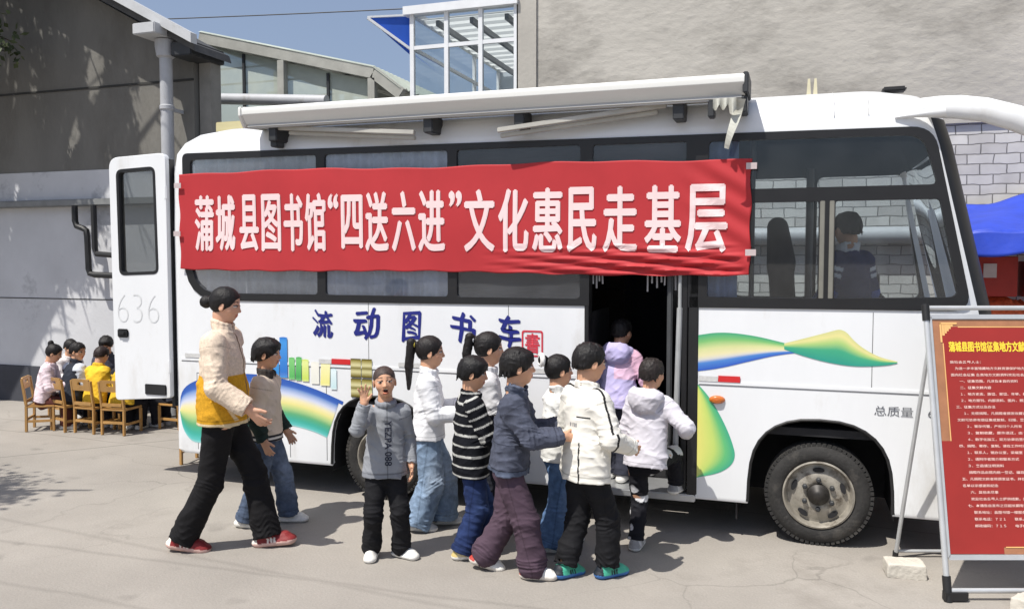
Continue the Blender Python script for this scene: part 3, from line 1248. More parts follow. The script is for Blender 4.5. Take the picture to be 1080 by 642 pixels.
# --- the gabled building on the left
bl = empty('building', (-9, 2.55, 0), 'grey rendered gable building with a white roof edge and downpipe', 'building')
w = MB()
prof = [(-16, 0), (-6.62, 0), (-6.62, 4.19), (-7.893, 4.87), (-9.6, 5.78), (-12.5, 7.2), (-16, 5.4)]
w.prism([(x, z) for x, z in prof if True], lambda u, v, s: (u, 2.55 + s * 0.25, v))
w.build('wall', M_CEMENT_DK, bl)
pb = MB()
pb.box(-16, -6.622, 2.538, 2.549, 0.46, 2.90)
pb.build('painted_dado', M_PALE_PAINT, bl)
kb = MB()
kb.box(-16, -6.618, 2.515, 2.549, 0.0, 0.455)
kb.build('wall_base', M_DARK_BASE, bl)
ld = MB()
ld.box(-16, -6.60, 2.42, 2.548, 2.46, 2.545)
ld.build('ledge', mat('grey_ledge', lin((150, 152, 152)) * 0.7, 0.8, var=0.15), bl, bevel=0.012)
sm = MB()
sm.box(-16, -6.619, 2.541, 2.5495, 3.875, 3.90)
sm.box(-16, -6.619, 2.534, 2.5375, 1.318, 1.330)
sm.build_each('joint_line', mat('dark_wall_joint', lin((70, 70, 68)) * 0.6, 0.9), bl)  # thin dark strips along the wall's horizontal lines
rf = MB()
rf.prism([(-6.30, 4.06), (-6.33, 4.15), (-12.5, 7.42), (-18.6, 4.15), (-18.6, 4.06), (-12.5, 7.30)], lambda u, v, s: (u, 2.20 + s * 0.62, v + 0.04))
rf.build('roof', mat('roof_sheet', lin((92, 92, 92)) * 0.6, 0.7, var=0.2), bl)
vg = MB()
vg.prism([(-6.28, 4.17), (-6.28, 4.28), (-12.5, 7.58), (-12.5, 7.47)], lambda u, v, s: (u, 2.10 + s * 0.10, v))
vg.build('verge_flashing', M_WHITE_METAL, bl)
gt = MB()
gt.box(-6.98, -6.68, 2.00, 2.42, 4.29, 4.41)
gt.build('gutter', M_WHITE_METAL, bl, bevel=0.01)
dp = MB()
dp.tube([(-6.79, 2.30, 0.02), (-6.79, 2.30, 4.29)], 0.07, 16)
dp.lathe([(0.07, 0), (0.10, 0.02), (0.115, 0.12), (0.115, 0.2), (0.07, 0.21)], (-6.79, 2.30, 4.08), 'Z', 16)
for z in (1.1, 2.4, 3.5):
    dp.lathe([(0.071, 0), (0.082, 0.01), (0.082, 0.05), (0.071, 0.06)], (-6.79, 2.30, z), 'Z', 16)
    dp.box(-6.81, -6.77, 2.36, 2.55, z, z + 0.04)
dp.build('downpipe', M_PVC, bl, smooth=True)
eb = MB()
eb.box(-6.66, -6.38, 2.22, 2.8, 4.08, 4.235)
eb.build('eave_shadow_end', M_DARK, bl, bevel=0.01)  # dark roof end; the eave's shadow is put into its black colour
pl = MB()
pl.box(-6.60, -6.44, 2.62, 2.80, 0, 4.10)
pl.build('corner_pillar', mat('pale_pillar', lin((150, 148, 142)) * 0.8, 0.9, var=0.15), bl)

# black bent pipe under the ledge
bp = MB()
bp.tube([(-8.24, 2.36, 2.46), (-8.24, 2.36, 2.28), (-8.215, 2.36, 2.215), (-8.12, 2.36, 2.185), (-8.07, 2.36, 2.16), (-8.058, 2.36, 2.08), (-8.05, 2.36, 1.70), (-8.03, 2.36, 1.645), (-7.96, 2.36, 1.63), (-7.6, 2.36, 1.62)], 0.036, 10)
bp.tube([(-7.93, 2.34, 2.46), (-7.925, 2.34, 1.94), (-7.90, 2.34, 1.88), (-7.6, 2.34, 1.86)], 0.034, 10)
tag(bp.build('bent_pipe', M_BLACK, smooth=True), 'black bent pipes hanging under the ledge of the grey wall', 'pipe')

# --- translucent shed between the buildings
sh = empty('translucent_shed', (-6.5, 4.5, 0), 'shed with cloudy translucent panels and pale steel frame behind the bus', 'shed')
M_FRP = glass_mat('cloudy_panel', (0.66, 0.72, 0.70), 1.35, 0.92, lin((186, 194, 184)), 0.3, 0.7)
M_FRAME = mat('pale_painted_steel', lin((176, 176, 168)) * 0.8, 0.6, var=0.15, vscale=5)
top_pts = [(-8.08, 4.96), (-5.32, 4.27), (-4.92, 3.97)]
fr = MB()
for y in (4.5, 6.3, 8.1):
    for (x0, z0), (x1, z1) in zip(top_pts, top_pts[1:]):
        fr.bar((x0, y, z0), (x1, y, z1), 0.10, 0.15)
    for x, z in ((-8.04, 4.9), (-6.74, 4.58), (-5.35, 4.24)):
        fr.box(x - 0.05, x + 0.05, y - 0.05, y + 0.05, 0, z - 0.04)
for x, z in ((-8.0, 4.9), (-7.4, 4.76), (-6.74, 4.58), (-6.0, 4.41), (-5.35, 4.24)):
    fr.bar((x, 4.5, z), (x, 8.1, z), 0.06, 0.09)
fr.build('frame', M_FRAME, sh)
mu = MB()
for x, z in ((-7.40, 4.74), (-6.05, 4.38)):
    mu.box(x - 0.018, x + 0.018, 4.53, 4.56, 2.6, z - 0.05)
for z in (4.06, 4.30, 4.52):
    x1 = -8.08 + (4.96 - z) / 0.25 - 0.25
    mu.bar((-8.0, 4.60, z), (min(x1, -5.4), 4.60, z - 0.0), 0.02, 0.02)
mu.build_each('glazing_bar', M_DARK, sh)
pn = MB()
pn.add([(-8.0, 4.575, 2.4), (-5.35, 4.575, 2.4), (-5.35, 4.575, 4.18), (-8.0, 4.575, 4.86)], [(0, 1, 2, 3)])
pn.build('wall_panel', M_FRP, sh, fix=False)
rp = MB()
n = 40
for i in range(n):
    for (a, b_) in ((0, 1), (1, 2)):
        pass
vs, fs = [], []
for j, (x, z) in enumerate(top_pts):
    for i in range(61):
        vs.append((x, 4.44 + i * 0.062, z + 0.085 + (0.014 if i % 2 else -0.014)))
for j in range(2):
    for i in range(60):
        fs.append((j * 61 + i, (j + 1) * 61 + i, (j + 1) * 61 + i + 1, j * 61 + i + 1))
rp.add(vs, fs)
rp.build('roof_sheet', M_FRP, sh, fix=False)
sg = MB()
sg.box(-7.62, -7.28, 5.4, 5.44, 4.20, 4.34)
sg.build('pale_box', M_WHITE_METAL, sh)
bk = MB()
bk.box(-8.1, -5.3, 8.2, 8.3, 0, 4.2)
bk.build('back_wall', mat('shed_back_wall', lin((150, 150, 146)) * 0.8, 0.9, var=0.2, vscale=2), sh)

# horizontal white pipe in front of the shed
hp = MB()
hp.tube([(-8.0, 4.25, 4.06), (-5.9, 4.25, 3.90)], 0.075, 14)
hp.box(-7.98, -7.90, 4.2, 4.3, 0, 4.0)
hp.box(-6.0, -5.92, 4.2, 4.3, 0, 3.88)
tag(hp.build('pipe_rail', M_PVC, smooth=True), 'fat white pipe on posts running in front of the translucent shed', 'pipe')

# --- the cement building on the right
br = empty('building', (1, 3.6, 0), 'tall bare cement building with a white brick ground floor behind the bus', 'building')
M_CEM = mat('bare_cement_render', lin((178, 174, 166)) * 0.90, 0.93, var=0.10, vscale=1.6, bump=1.0, bscale=13, dirt=(lin((140, 136, 129)) * 0.85, 1.3, 0.50, 0.22), stretch=(0.6, 1, 1.1))
cw = MB()
cw.box(-3.0, 14, 3.6, 12, 3.13, 9.0)
cw.build('cement_wall', M_CEM, br)
cp = MB()
cp.box(-3.03, -2.80, 3.57, 3.599, 3.2, 9.0)
cp.build('pilaster', mat('smoother_cement', lin((172, 168, 160)) * 0.9, 0.9, var=0.08, vscale=2, bump=0.4, bscale=20), br)
# painted bricks, each course modelled by the material
mb_ = bpy.data.materials.new('white_painted_brick')
mb_.use_nodes = True
nt = mb_.node_tree
b = nt.nodes['Principled BSDF']
b.inputs['Roughness'].default_value = 0.85
tc = nt.nodes.new('ShaderNodeTexCoord')
mp = nt.nodes.new('ShaderNodeMapping')
mp.inputs['Rotation'].default_value = (math.pi / 2, 0, 0)
nt.links.new(tc.outputs['Object'], mp.inputs['Vector'])
bt = nt.nodes.new('ShaderNodeTexBrick')
bt.inputs['Scale'].default_value = 1
bt.inputs['Brick Width'].default_value = 0.225
bt.inputs['Row Height'].default_value = 0.097
bt.inputs['Mortar Size'].default_value = 0.0055
bt.inputs['Mortar Smooth'].default_value = 0.3
bt.inputs['Color1'].default_value = (*(lin((214, 212, 208)) * 0.85), 1)
bt.inputs['Color2'].default_value = (*(lin((196, 193, 190)) * 0.8), 1)
bt.inputs['Mortar'].default_value = (*(lin((126, 124, 122)) * 0.8), 1)
_dn = nt.nodes.new('ShaderNodeTexNoise')
_dn.inputs['Scale'].default_value = 7
nt.links.new(mp.outputs[0], _dn.inputs['Vector'])
_ds = nt.nodes.new('ShaderNodeVectorMath')
_ds.operation = 'MULTIPLY_ADD'
_ds.inputs[1].default_value = (0.03, 0.03, 0.03)
nt.links.new(_dn.outputs['Color'], _ds.inputs[0])
nt.links.new(mp.outputs[0], _ds.inputs[2])
nt.links.new(_ds.outputs[0], bt.inputs['Vector'])
nz = nt.nodes.new('ShaderNodeTexNoise')
nz.inputs['Scale'].default_value = 5
nz.inputs['Detail'].default_value = 7
nt.links.new(tc.outputs['Object'], nz.inputs['Vector'])
mr = nt.nodes.new('ShaderNodeMapRange')
mr.inputs['To Min'].default_value = 0.7
mr.inputs['To Max'].default_value = 1.2
nt.links.new(nz.outputs['Fac'], mr.inputs['Value'])
mx = nt.nodes.new('ShaderNodeMix')
mx.data_type = 'RGBA'
mx.blend_type = 'MULTIPLY'
mx.inputs['Factor'].default_value = 1
nt.links.new(bt.outputs['Color'], mx.inputs['A'])
nt.links.new(mr.outputs[0], mx.inputs['B'])
nt.links.new(mx.outputs['Result'], b.inputs['Base Color'])
bpn = nt.nodes.new('ShaderNodeBump')
bpn.inputs['Strength'].default_value = 0.7
bpn.inputs['Distance'].default_value = 0.01
bpn.invert = True
nt.links.new(bt.outputs['Fac'], bpn.inputs['Height'])
nt.links.new(bpn.outputs[0], b.inputs['Normal'])
bw = MB()
bw.box(-3.0, 14, 3.64, 12, 0, 3.129)
bw.build('brick_wall', mb_, br)
lg = MB()
lg.tube([(-2.9, 3.54, 2.055), (14, 3.54, 2.055)], 0.085, 14)
lg.build('ledge_pipe', M_PVC, br, smooth=True)

# --- glazed balcony on the corner of the cement building
gb = empty('glazed_balcony', (-3.7, 3.6, 3), 'white framed glazed balcony with a corrugated ceiling beside the cement wall', 'balcony')
M_ALU = mat('white_aluminium', lin((226, 228, 230)) * 0.88, 0.4, var=0.05, vscale=8)
M_PANE = glass_mat('clear_pane', (0.82, 0.86, 0.87), 1.25, 0.12, lin((190, 196, 200)))
x0, x1, zb, zt, yb = -4.335, -3.04, 2.6, 4.70, 6.6
fr = MB()
for x in (x0, -3.895, -3.47, x1):
    fr.box(x - 0.025, x + 0.025, 3.57, 3.62, zb, zt)
for z, h in ((4.30, 0.022), (zb, 0.04)):
    fr.box(x0, x1, 3.575, 3.615, z - h, z + h)
fr.box(x0 - 0.09, x1 + 0.03, 3.52, 3.66, zt - 0.02, zt + 0.075)
for y in (4.6, 5.6, 6.6):
    fr.box(x0 - 0.02, x0 + 0.02, y - 0.025, y + 0.025, zb, zt)
fr.box(x0 - 0.015, x0 + 0.015, 3.62, yb, 4.28, 4.32)
fr.box(x0 - 0.03, x0 + 0.03, 3.67, yb, zt - 0.03, zt + 0.05)
fr.build('frame', M_ALU, gb)
pn = MB()
for a, c in ((x0, -3.895), (-3.895, -3.47), (-3.47, x1)):
    for z0, z1 in ((zb + 0.04, 4.278), (4.322, zt - 0.02)):
        pn.add([(a + 0.025, 3.595, z0), (c - 0.025, 3.595, z0), (c - 0.025, 3.595, z1), (a + 0.025, 3.595, z1)], [(0, 1, 2, 3)])
for a, c in ((3.62, 4.575), (4.625, 5.575), (5.625, 6.575)):
    pn.add([(x0, a, zb), (x0, c, zb), (x0, c, 4.28), (x0, a, 4.28)], [(0, 1, 2, 3)])
    pn.add([(x0, a, 4.32), (x0, c, 4.32), (x0, c, zt - 0.03), (x0, a, zt - 0.03)], [(0, 1, 2, 3)])
pn.build_each('pane', M_PANE, gb, fix=False)
ce = MB()
vs, fs = [], []
nr = 96
for i in range(nr + 1):
    y = 3.68 + (yb - 3.68) * i / nr
    ph = (i % 8) / 8
    dz = 0.03 if 0.2 < ph < 0.7 else 0.0
    for x in (x0 + 0.02, x1 + 0.0):
        vs.append((x, y, zt - 0.055 + dz))
for i in range(nr):
    fs.append((2 * i, 2 * i + 1, 2 * i + 3, 2 * i + 2))
ce.add(vs, fs)
mc = mat('corrugated_ceiling', lin((222, 224, 222)) * 0.85, 0.6, var=0.08)
_n = mc.node_tree
_tl = _n.nodes.new('ShaderNodeBsdfTranslucent')
_tl.inputs[0].default_value = (0.75, 0.77, 0.76, 1)
_ms = _n.nodes.new('ShaderNodeMixShader')
_ms.inputs[0].default_value = 0.62
_o = _n.nodes['Material Output']
_n.links.new(_n.nodes['Principled BSDF'].outputs[0], _ms.inputs[1])
_n.links.new(_tl.outputs[0], _ms.inputs[2])
_n.links.new(_ms.outputs[0], _o.inputs['Surface'])
ce.build('ceiling_sheet', mc, gb, fix=False)
pu = MB()
for x in (-4.05, -3.62, -3.19):
    pu.box(x - 0.022, x + 0.022, 3.68, yb, zt - 0.14, zt - 0.075)
pu.build_each('purlin', mat('grey_purlin', lin((120, 122, 124)) * 0.7, 0.6), gb)
bw2 = MB()
bw2.box(x0 - 0.02, x1 + 0.02, yb + 0.03, yb + 0.13, zb, zt)
bw2.box(x0, x1, 3.62, yb, zb - 0.15, zb - 0.05)
bw2.build('back_wall', mat('bluish_inner_wall', lin((176, 186, 196)) * 0.8, 0.8, var=0.1), gb)
sd_ = MB()
sd_.box(x1 + 0.031, x1 + 0.038, 3.66, yb, zb, zt - 0.1)
sd_.build('side_wall', mat('inner_side_wall', lin((200, 204, 206)) * 0.85, 0.8, var=0.08), gb)
# blue flap beside the balcony
fb = empty('blue_awning_flap', (-4.5, 3.6, 4.4), 'bright blue triangular awning flap on the left corner of the glazed balcony', 'awning')
M_BLUE = mat('blue_sheet', lin((28, 84, 190)) * 0.9, 0.55, var=0.1, vscale=6)
fl = MB()
fl.add([(-4.84, 3.45, 4.66), (-4.385, 3.75, 4.72), (-4.385, 3.75, 4.22), (-4.84, 3.47, 4.65), (-4.385, 3.77, 4.72), (-4.385, 3.77, 4.22)], [(0, 1, 2), (5, 4, 3), (0, 3, 4, 1), (1, 4, 5, 2), (2, 5, 3, 0)])
fl.add([(-4.84, 3.47, 4.645), (-4.385, 3.78, 4.26), (-4.385, 4.5, 4.20), (-4.84, 3.49, 4.64)], [(0, 1, 2), (2, 3, 0)])
fl.build('sheet', M_BLUE, fb)
fl = MB()
fl.bar((-4.845, 3.44, 4.66), (-4.37, 3.72, 4.29), 0.03)
fl.bar((-4.845, 3.44, 4.67), (-4.37, 3.74, 4.735), 0.022)
fl.build_each('frame_bar', M_ALU, fb)

# --- stall goods under a blue tarpaulin in front of the brick wall
tb = empty('blue_tarpaulin', (2.2, 2.8, 1.9), 'blue tarpaulin canopy slung low over the orange sacks', 'tarpaulin')
NX, NY = 40, 24
vs, fs = [], []
for j in range(NY + 1):
    for i in range(NX + 1):
        u, v = i / NX, j / NY
        x = 1.30 + 1.9 * u
        y = 2.25 + 1.25 * v
        z = 2.02 + 0.30 * v + 0.16 * math.sin(min(u, 1) * 1.7) * (0.3 + 0.7 * v) + 0.025 * math.sin(9 * u + 3 * v) + 0.015 * math.sin(23 * u - 7 * v)
        vs.append((x, y, z))
for j in range(NY):
    for i in range(NX):
        a = j * (NX + 1) + i
        fs.append((a, a + 1, a + NX + 2, a + NX + 1))
t = MB()
t.add(vs, fs)
# front valance
vs, fs = [], []
for j in range(9):
    for i in range(NX + 1):
        u, v = i / NX, j / 8
        x, y, z = 1.30 + 1.9 * u, 2.25, 2.02 + 0.16 * math.sin(u * 1.7) * 0.3 + 0.025 * math.sin(9 * u) + 0.015 * math.sin(23 * u)
        vs.append((x, y - 0.03 * v + 0.02 * math.sin(14 * u + 2) * v, z - v * (0.17 + 0.04 * math.sin(7 * u) + 0.03 * math.sin(19 * u))))
for j in range(8):
    for i in range(NX):
        a = j * (NX + 1) + i
        fs.append((a, a + NX + 1, a + NX + 2, a + 1))
t.add(vs, fs)
tm_ = t.build('cover_sheet', mat('blue_tarp', lin((34, 66, 186)) * 0.9, 0.5, var=0.15, vscale=5, bump=0.3, bscale=14), tb, smooth=True, sharp=60, fix=False)
_s = tm_.modifiers.new('thick', 'SOLIDIFY')
_s.thickness = 0.004
po = MB()
for x in (1.34, 3.16):
    po.tube([(x, 2.30, 0), (x, 2.30, 2.0)], 0.018, 8)
    po.tube([(x, 3.45, 0), (x, 3.45, 2.3)], 0.018, 8)
po.build_each('pole', M_STEEL, tb, smooth=True)
M_RED = mat('red_carton', lin((176, 52, 40)) * 0.85, 0.7, var=0.12, vscale=6)
c = MB()
c.box(1.42, 1.78, 2.55, 2.85, 1.50, 1.84)
cb = c.build('carton', M_RED, bevel=0.006)
tag(cb, 'red carton with a pale label lying on the orange sacks', 'carton')
c = MB()
c.box(1.52, 1.62, 2.543, 2.548, 1.66, 1.78)
c.build('paper_label', mat('pale_paper', lin((214, 196, 190)) * 0.85, 0.8), cb)
c = MB()
c.box(1.84, 2.35, 2.52, 2.85, 1.50, 1.80)
tag(c.build('carton', mat('dull_red_carton', lin((160, 60, 48)) * 0.8, 0.75, var=0.15), bevel=0.006), 'dull red carton beside the labelled carton at the stall', 'carton')
M_SACK = mat('orange_mesh_sack', lin((214, 96, 52)) * 0.85, 0.8, var=0.35, vscale=26, bump=0.8, bscale=60, attr=None)
SV, SQ = None, None
_S = Solid()
_S.ell((0, 0, 0.13), (0.30, 0.19, 0.135), None, 0.02)
_S.cone((0.26, 0, 0.12), (0.34, 0.0, 0.14), 0.06, 0.03, k=0.05)
_S.half((0, 0, 0.01), (0, 0, -1), 0.02)
_S.disp = folds(91, [(0.03, 40, None), (0.02, 80, None)])
_V, _Q = _S.surface(0.015)
_me = np_mesh('sack', _V, _Q)
sack = link_mesh('orange_sack', _me, M_SACK, None, smooth=True)
lab = ['first layer', 'second layer']
k = 0
for lay in range(6):
    for i in range(3):
        o = sack if k == 0 else copy_tree(sack)
        o.location = (1.62 + 0.62 * i + 0.05 * math.sin(3 * lay + i), 2.72 + 0.04 * math.cos(5 * lay + i), lay * 0.245)
        o.rotation_euler = (0, 0, 0.12 * math.sin(7 * lay + 3 * i) + (PI if (lay + i) % 2 else 0))
        tag(o, 'orange mesh sack of produce in the pile under the blue tarpaulin', 'sack', 'orange sacks piled at the stall')
        k += 1

# --- power cable across the sky
pc = MB()
pts = []
for i in range(25):
    t = i / 24
    pts.append((-26 + 40 * t, 12.0, 8.62 - 1.9 * t + 1.2 * (t - 0.5) ** 2 - 0.3))
pc.tube(pts, 0.013, 6)
tag(pc.build('power_cable', M_BLACK, smooth=True), 'thin black power cable crossing the pale sky', 'cable')

# --- the two trees standing just out of frame on the left
M_BARK = mat('bark', lin((86, 74, 62)) * 0.6, 0.9, var=0.3, vscale=12, bump=0.8, bscale=20)
M_LEAF = mat('leaves', lin((86, 100, 58)) * 0.55, 0.7, var=0.35, vscale=3)


def make_tree(label, base, trunk_h, limbs, nleaf, seed, leaf=0.07, keep=None):
    rg = random.Random(seed)
    b = Vector(base)
    root = empty('tree', base, label, 'tree', 'trees standing left of the frame')
    tr = MB()
    tr.tube([b, b + Vector((0.03, 0.02, trunk_h * 0.4)), b + Vector((-0.05, 0.05, trunk_h))], [0.19, 0.15, 0.11], 12)
    lv = MB()
    twigs = []
    for tip in limbs:
        tip = Vector(tip)
        st = b + Vector((-0.03, 0.04, trunk_h * rg.uniform(0.65, 0.97)))
        mid = st.lerp(tip, 0.5) + Vector((rg.uniform(-.2, .2), rg.uniform(-.2, .2), 0.35))
        pts = []
        for i in range(7):
            t = i / 6
            pts.append(st * (1 - t) ** 2 + mid * 2 * t * (1 - t) + tip * t * t)
        tr.tube(pts, [0.07 * (1 - 0.85 * i / 6) + 0.006 for i in range(7)], 7)
        for k in range(9):
            t = rg.uniform(0.35, 1.0)
            p = st * (1 - t) ** 2 + mid * 2 * t * (1 - t) + tip * t * t
            q = p + Vector((rg.gauss(0, 0.36), rg.gauss(0, 0.30), rg.uniform(-0.40, 0.25)))
            tr.tube([p, p.lerp(q, 0.5) + Vector((0, 0, 0.06)), q], [0.016, 0.011, 0.005], 5)
            twigs.append((p, q))
    for i in range(nleaf):
        p, q = twigs[rg.randrange(len(twigs))]
        c = p.lerp(q, rg.uniform(0.15, 1.08)) + Vector((rg.gauss(0, 0.10), rg.gauss(0, 0.10), rg.gauss(-0.04, 0.10)))
        if keep and not keep(c):
            continue
        d = Vector((rg.gauss(0, 1), rg.gauss(0, 1), rg.gauss(-0.7, 0.6))).normalized()
        s = d.cross(Vector((rg.gauss(0, 1), rg.gauss(0, 1), rg.gauss(0, 1)))).normalized()
        L, W = leaf * rg.uniform(0.7, 1.4), leaf * rg.uniform(0.22, 0.38)
        lv.add([c, c + d * L * 0.5 + s * W, c + d * L, c + d * L * 0.5 - s * W], [(0, 1, 2, 3)])
    tr.build('trunk', M_BARK, root, smooth=True)
    lv.build('crown', M_LEAF, root, fix=False)
    return root


def dapple_gaps(c):
    """leaves kept by where their shadow meets the wall, shaping the dapples there"""
    t = (2.54 - c.y) / 0.421
    x, z = c.x + 0.237 * t, c.z - 0.875 * t
    if c.x < -8.45 and 4.0 < c.z < 5.0 and 1.2 < c.y < 2.3:
        return True                                   # the low drooping tips in front of the wall
    if z < 2.75 + 0.12 * math.sin(3.1 * x):
        return False
    if c.y > 2.45:
        return False
    n = math.sin(2.3 * x + 0.8 * z + 1.0) + 0.8 * math.sin(5.1 * x - 1.7 * z) + 0.5 * math.sin(9.0 * x + 2.2 * z + 2)
    return n < 1.7 - 2.5 * max(0.0, min(1.0, (x + 8.9) / 0.9))


_rg = random.Random(4)
limbsA = []
for _ in range(30):                                   # boughs that stand between the sun and the upper wall
    xw, zw, y = -9.9 + 2.9 * _rg.random() ** 1.25, _rg.uniform(3.25, 5.4), _rg.uniform(0.9, 1.5)
    t = (2.54 - y) / 0.421
    limbsA.append((xw - 0.237 * t, y, zw + 0.875 * t))
limbsA += [(-8.70, 1.7, 4.36), (-8.95, 1.4, 4.28), (-8.9, 1.9, 4.62), (-8.6, 1.6, 4.72), (-9.2, 1.3, 4.5), (-8.85, 1.8, 4.40), (-9.1, 1.6, 4.70)]
make_tree('leafy tree whose branch tips hang in front of the grey gable wall', (-11.0, 0.7, 0), 4.2, limbsA, 32000, 5, 0.085, dapple_gaps)
limbsB = [(-6.75, -2.75, 4.35), (-6.95, -3.1, 4.7), (-7.15, -2.6, 4.1), (-6.45, -2.6, 4.5)]
limbsB += [(-8.8 + _rg.uniform(-1.2, 0.9), -3.0 + _rg.uniform(-1, 0.8), 5.2 + _rg.uniform(-0.6, 1.2)) for _ in range(10)]
make_tree('leafy tree casting branch shadows over the pale concrete', (-9.3, -3.2, 0), 3.9, limbsB, 9000, 6, 0.08)
# ------------------------------------------------------------------ the library bus
bus = empty('minibus', (-1.8, 1.0, 0), 'white mobile library minibus with rainbow swooshes and an open side door', 'bus')
W = 2.02
XR, XF = -4.80, 1.17
M_WHITE = mat('white_bus_paint', lin((232, 234, 236)) * 0.93, 0.28, var=0.035, vscale=2.5, spec=0.5, coat=0.3, bump=0.04, bscale=2.2, dirt=(lin((188, 184, 176)), 2.0, 0.56, 0.3), stretch=(1, 1, 0.35))
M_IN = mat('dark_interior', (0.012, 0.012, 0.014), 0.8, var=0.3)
M_GASKET = mat('black_window_rubber', (0.010, 0.010, 0.011), 0.42, var=0.2)
M_TINT = glass_mat('tinted_glass', (0.86, 0.88, 0.90), 1.5, 0.10, lin((176, 178, 184)), 0.02, 0.4)
M_TINT2 = glass_mat('clear_bus_glass', (0.86, 0.89, 0.90), 1.5, 0.04, lin((160, 162, 166)))
M_CHROME = mat('brushed_alloy', lin((196, 198, 200)), 0.35, metal=0.7, var=0.1)

# --- hull: rings of a rounded plan, narrowing towards the roof
levels = [(0.245, 0.012, 0.03, 0.02), (0.27, 0, 0.0, 0.0), (0.60, 0, 0, 0), (1.00, 0, 0, 0), (1.40, 0, 0.02, 0), (1.52, 0, 0.045, 0), (2.05, 0, 0.17, 0.0), (2.50, 0, 0.275, 0.012), (2.66, 0.004, 0.325, 0.04),
          (2.745, 0.03, 0.37, 0.09), (2.815, 0.09, 0.45, 0.17), (2.865, 0.20, 0.60, 0.32), (2.905, 0.42, 0.85, 0.6), (2.93, 0.75, 1.2, 1.0)]


def ring(z, si, fi, ri):
    xa, xb, ya, yb_ = XR + ri, XF - fi, si, W - si
    rf_, rr = 0.24, 0.10
    rf_, rr = min(rf_, (yb_ - ya) * 0.45), min(rr + si * 0.5, (yb_ - ya) * 0.45)
    pts = []
    N1 = 10
    for cx_, cy_, r, a0 in ((xb - rf_, ya + rf_, rf_, -90), (xb - rf_, yb_ - rf_, rf_, 0), (xa + rr, yb_ - rr, rr, 90), (xa + rr, ya + rr, rr, 180)):
        for k in range(N1 + 1):
            a = math.radians(a0 + 90 * k / N1)
            pts.append((cx_ + r * math.cos(a), cy_ + r * math.sin(a), z))
    return pts


hull = MB()
rings = [ring(*l) for l in levels]
n = len(rings[0])
vs = [p for r in rings for p in r]
fs, mi = [], []
for i in range(len(rings) - 1):
    for k in range(n):
        k2 = (k + 1) % n
        fs.append((i * n + k, i * n + k2, (i + 1) * n + k2, (i + 1) * n + k))
        zz = levels[i][0]
        blackfront = (4 <= k <= 17) and 1.39 < zz < 2.60
        mi.append(1 if blackfront else 0)
top = len(rings) - 1
fs.append(tuple(top * n + k for k in range(n)))
mi.append(0)
hull.v, hull.f, hull.mi = vs, fs, mi
me = hull.mesh('body')
me.materials.append(M_WHITE)
me.materials.append(M_GASKET)
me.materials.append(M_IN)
body = bpy.data.objects.new('body', me)
COL.objects.link(body)
so = body.modifiers.new('shell', 'SOLIDIFY')
so.thickness = 0.04
so.offset = -1
so.material_offset = 2
so.material_offset_rim = 0
so.use_even_offset = True

band = [(-4.645, 2.655), (0.755, 2.60), (0.985, 1.515), (-4.645, 1.492)]
band_r = [0.05, 0.16, 0.10, 0.34]
cut = MB()


def ycut(poly, y0, y1):
    cut.prism(poly, lambda u, v, s: (u, y0 if s == 0 else y1, v))


ycut(rpoly(band, band_r), -0.2, 0.3)
ycut([(-1.345, 0.1), (-0.60, 0.1), (-0.60, 1.6), (-1.345, 1.6)], -0.25, 0.34)


def arch(cx, half, top, bot=0.1):
    pts = [(cx - half - 0.01, bot), (cx + half + 0.01, bot), (cx + half + 0.005, 0.40)]
    for k in range(1, 16):
        a = PI * k / 16
        ca, sa = math.cos(a), math.sin(a)
        pts.append((cx + half * math.copysign(abs(ca) ** 0.8, ca), 0.40 + (top - 0.40) * abs(sa) ** 0.8))
    pts.append((cx - half - 0.005, 0.40))
    return pts


FW, RW = 0.160, -2.915
ycut(arch(FW, 0.42, 0.815), -0.3, 0.36)
ycut(arch(RW, 0.40, 0.80), -0.26, 0.35)
ycut(arch(FW, 0.42, 0.815), W - 0.36, W + 0.3)
ycut(arch(RW, 0.40, 0.80), W - 0.35, W + 0.26)
FARW = [(-0.50, 0.10), (0.16, 0.90)]
for a, c in FARW:
    ycut(rpoly([(a, 2.50), (c - (0.10 if c > 0.5 else 0), 2.50), (c + (0.06 if c > 0.5 else 0), 1.50), (a, 1.50)], 0.06), W - 0.3, W + 0.2)
cut.prism(rpoly([(0.20, 1.42), (W - 0.05, 1.42), (W - 0.07, 2.52), (0.22, 2.52)], 0.08), lambda u, v, s: ((1.01 - 0.23 * (v - 1.42) / 1.1) if s == 0 else 1.5, u, v))
cut.prism(rpoly([(0.10, 0.62), (W - 0.10, 0.62), (W - 0.10, 2.60), (0.10, 2.60)], 0.06), lambda u, v, s: (-5.2 if s == 0 else -4.55, u, v))
cme = cut.mesh('cut')
cob = bpy.data.objects.new('cut', cme)
COL.objects.link(cob)
bo = body.modifiers.new('openings', 'BOOLEAN')
bo.object = cob
bo.operation = 'DIFFERENCE'
bo.solver = 'EXACT'
bo.use_self = True
bo.material_mode = 'INDEX'
dg = bpy.context.evaluated_depsgraph_get()
nm = bpy.data.meshes.new_from_object(body.evaluated_get(dg))
body.modifiers.clear()
body.data = nm
bpy.data.objects.remove(cob)
nm.polygons.foreach_set('use_smooth', [True] * len(nm.polygons))
nm.set_sharp_from_angle(angle=math.radians(28))
_wn = body.modifiers.new('normals', 'WEIGHTED_NORMAL')
_wn.keep_sharp = True
attach(body, bus)

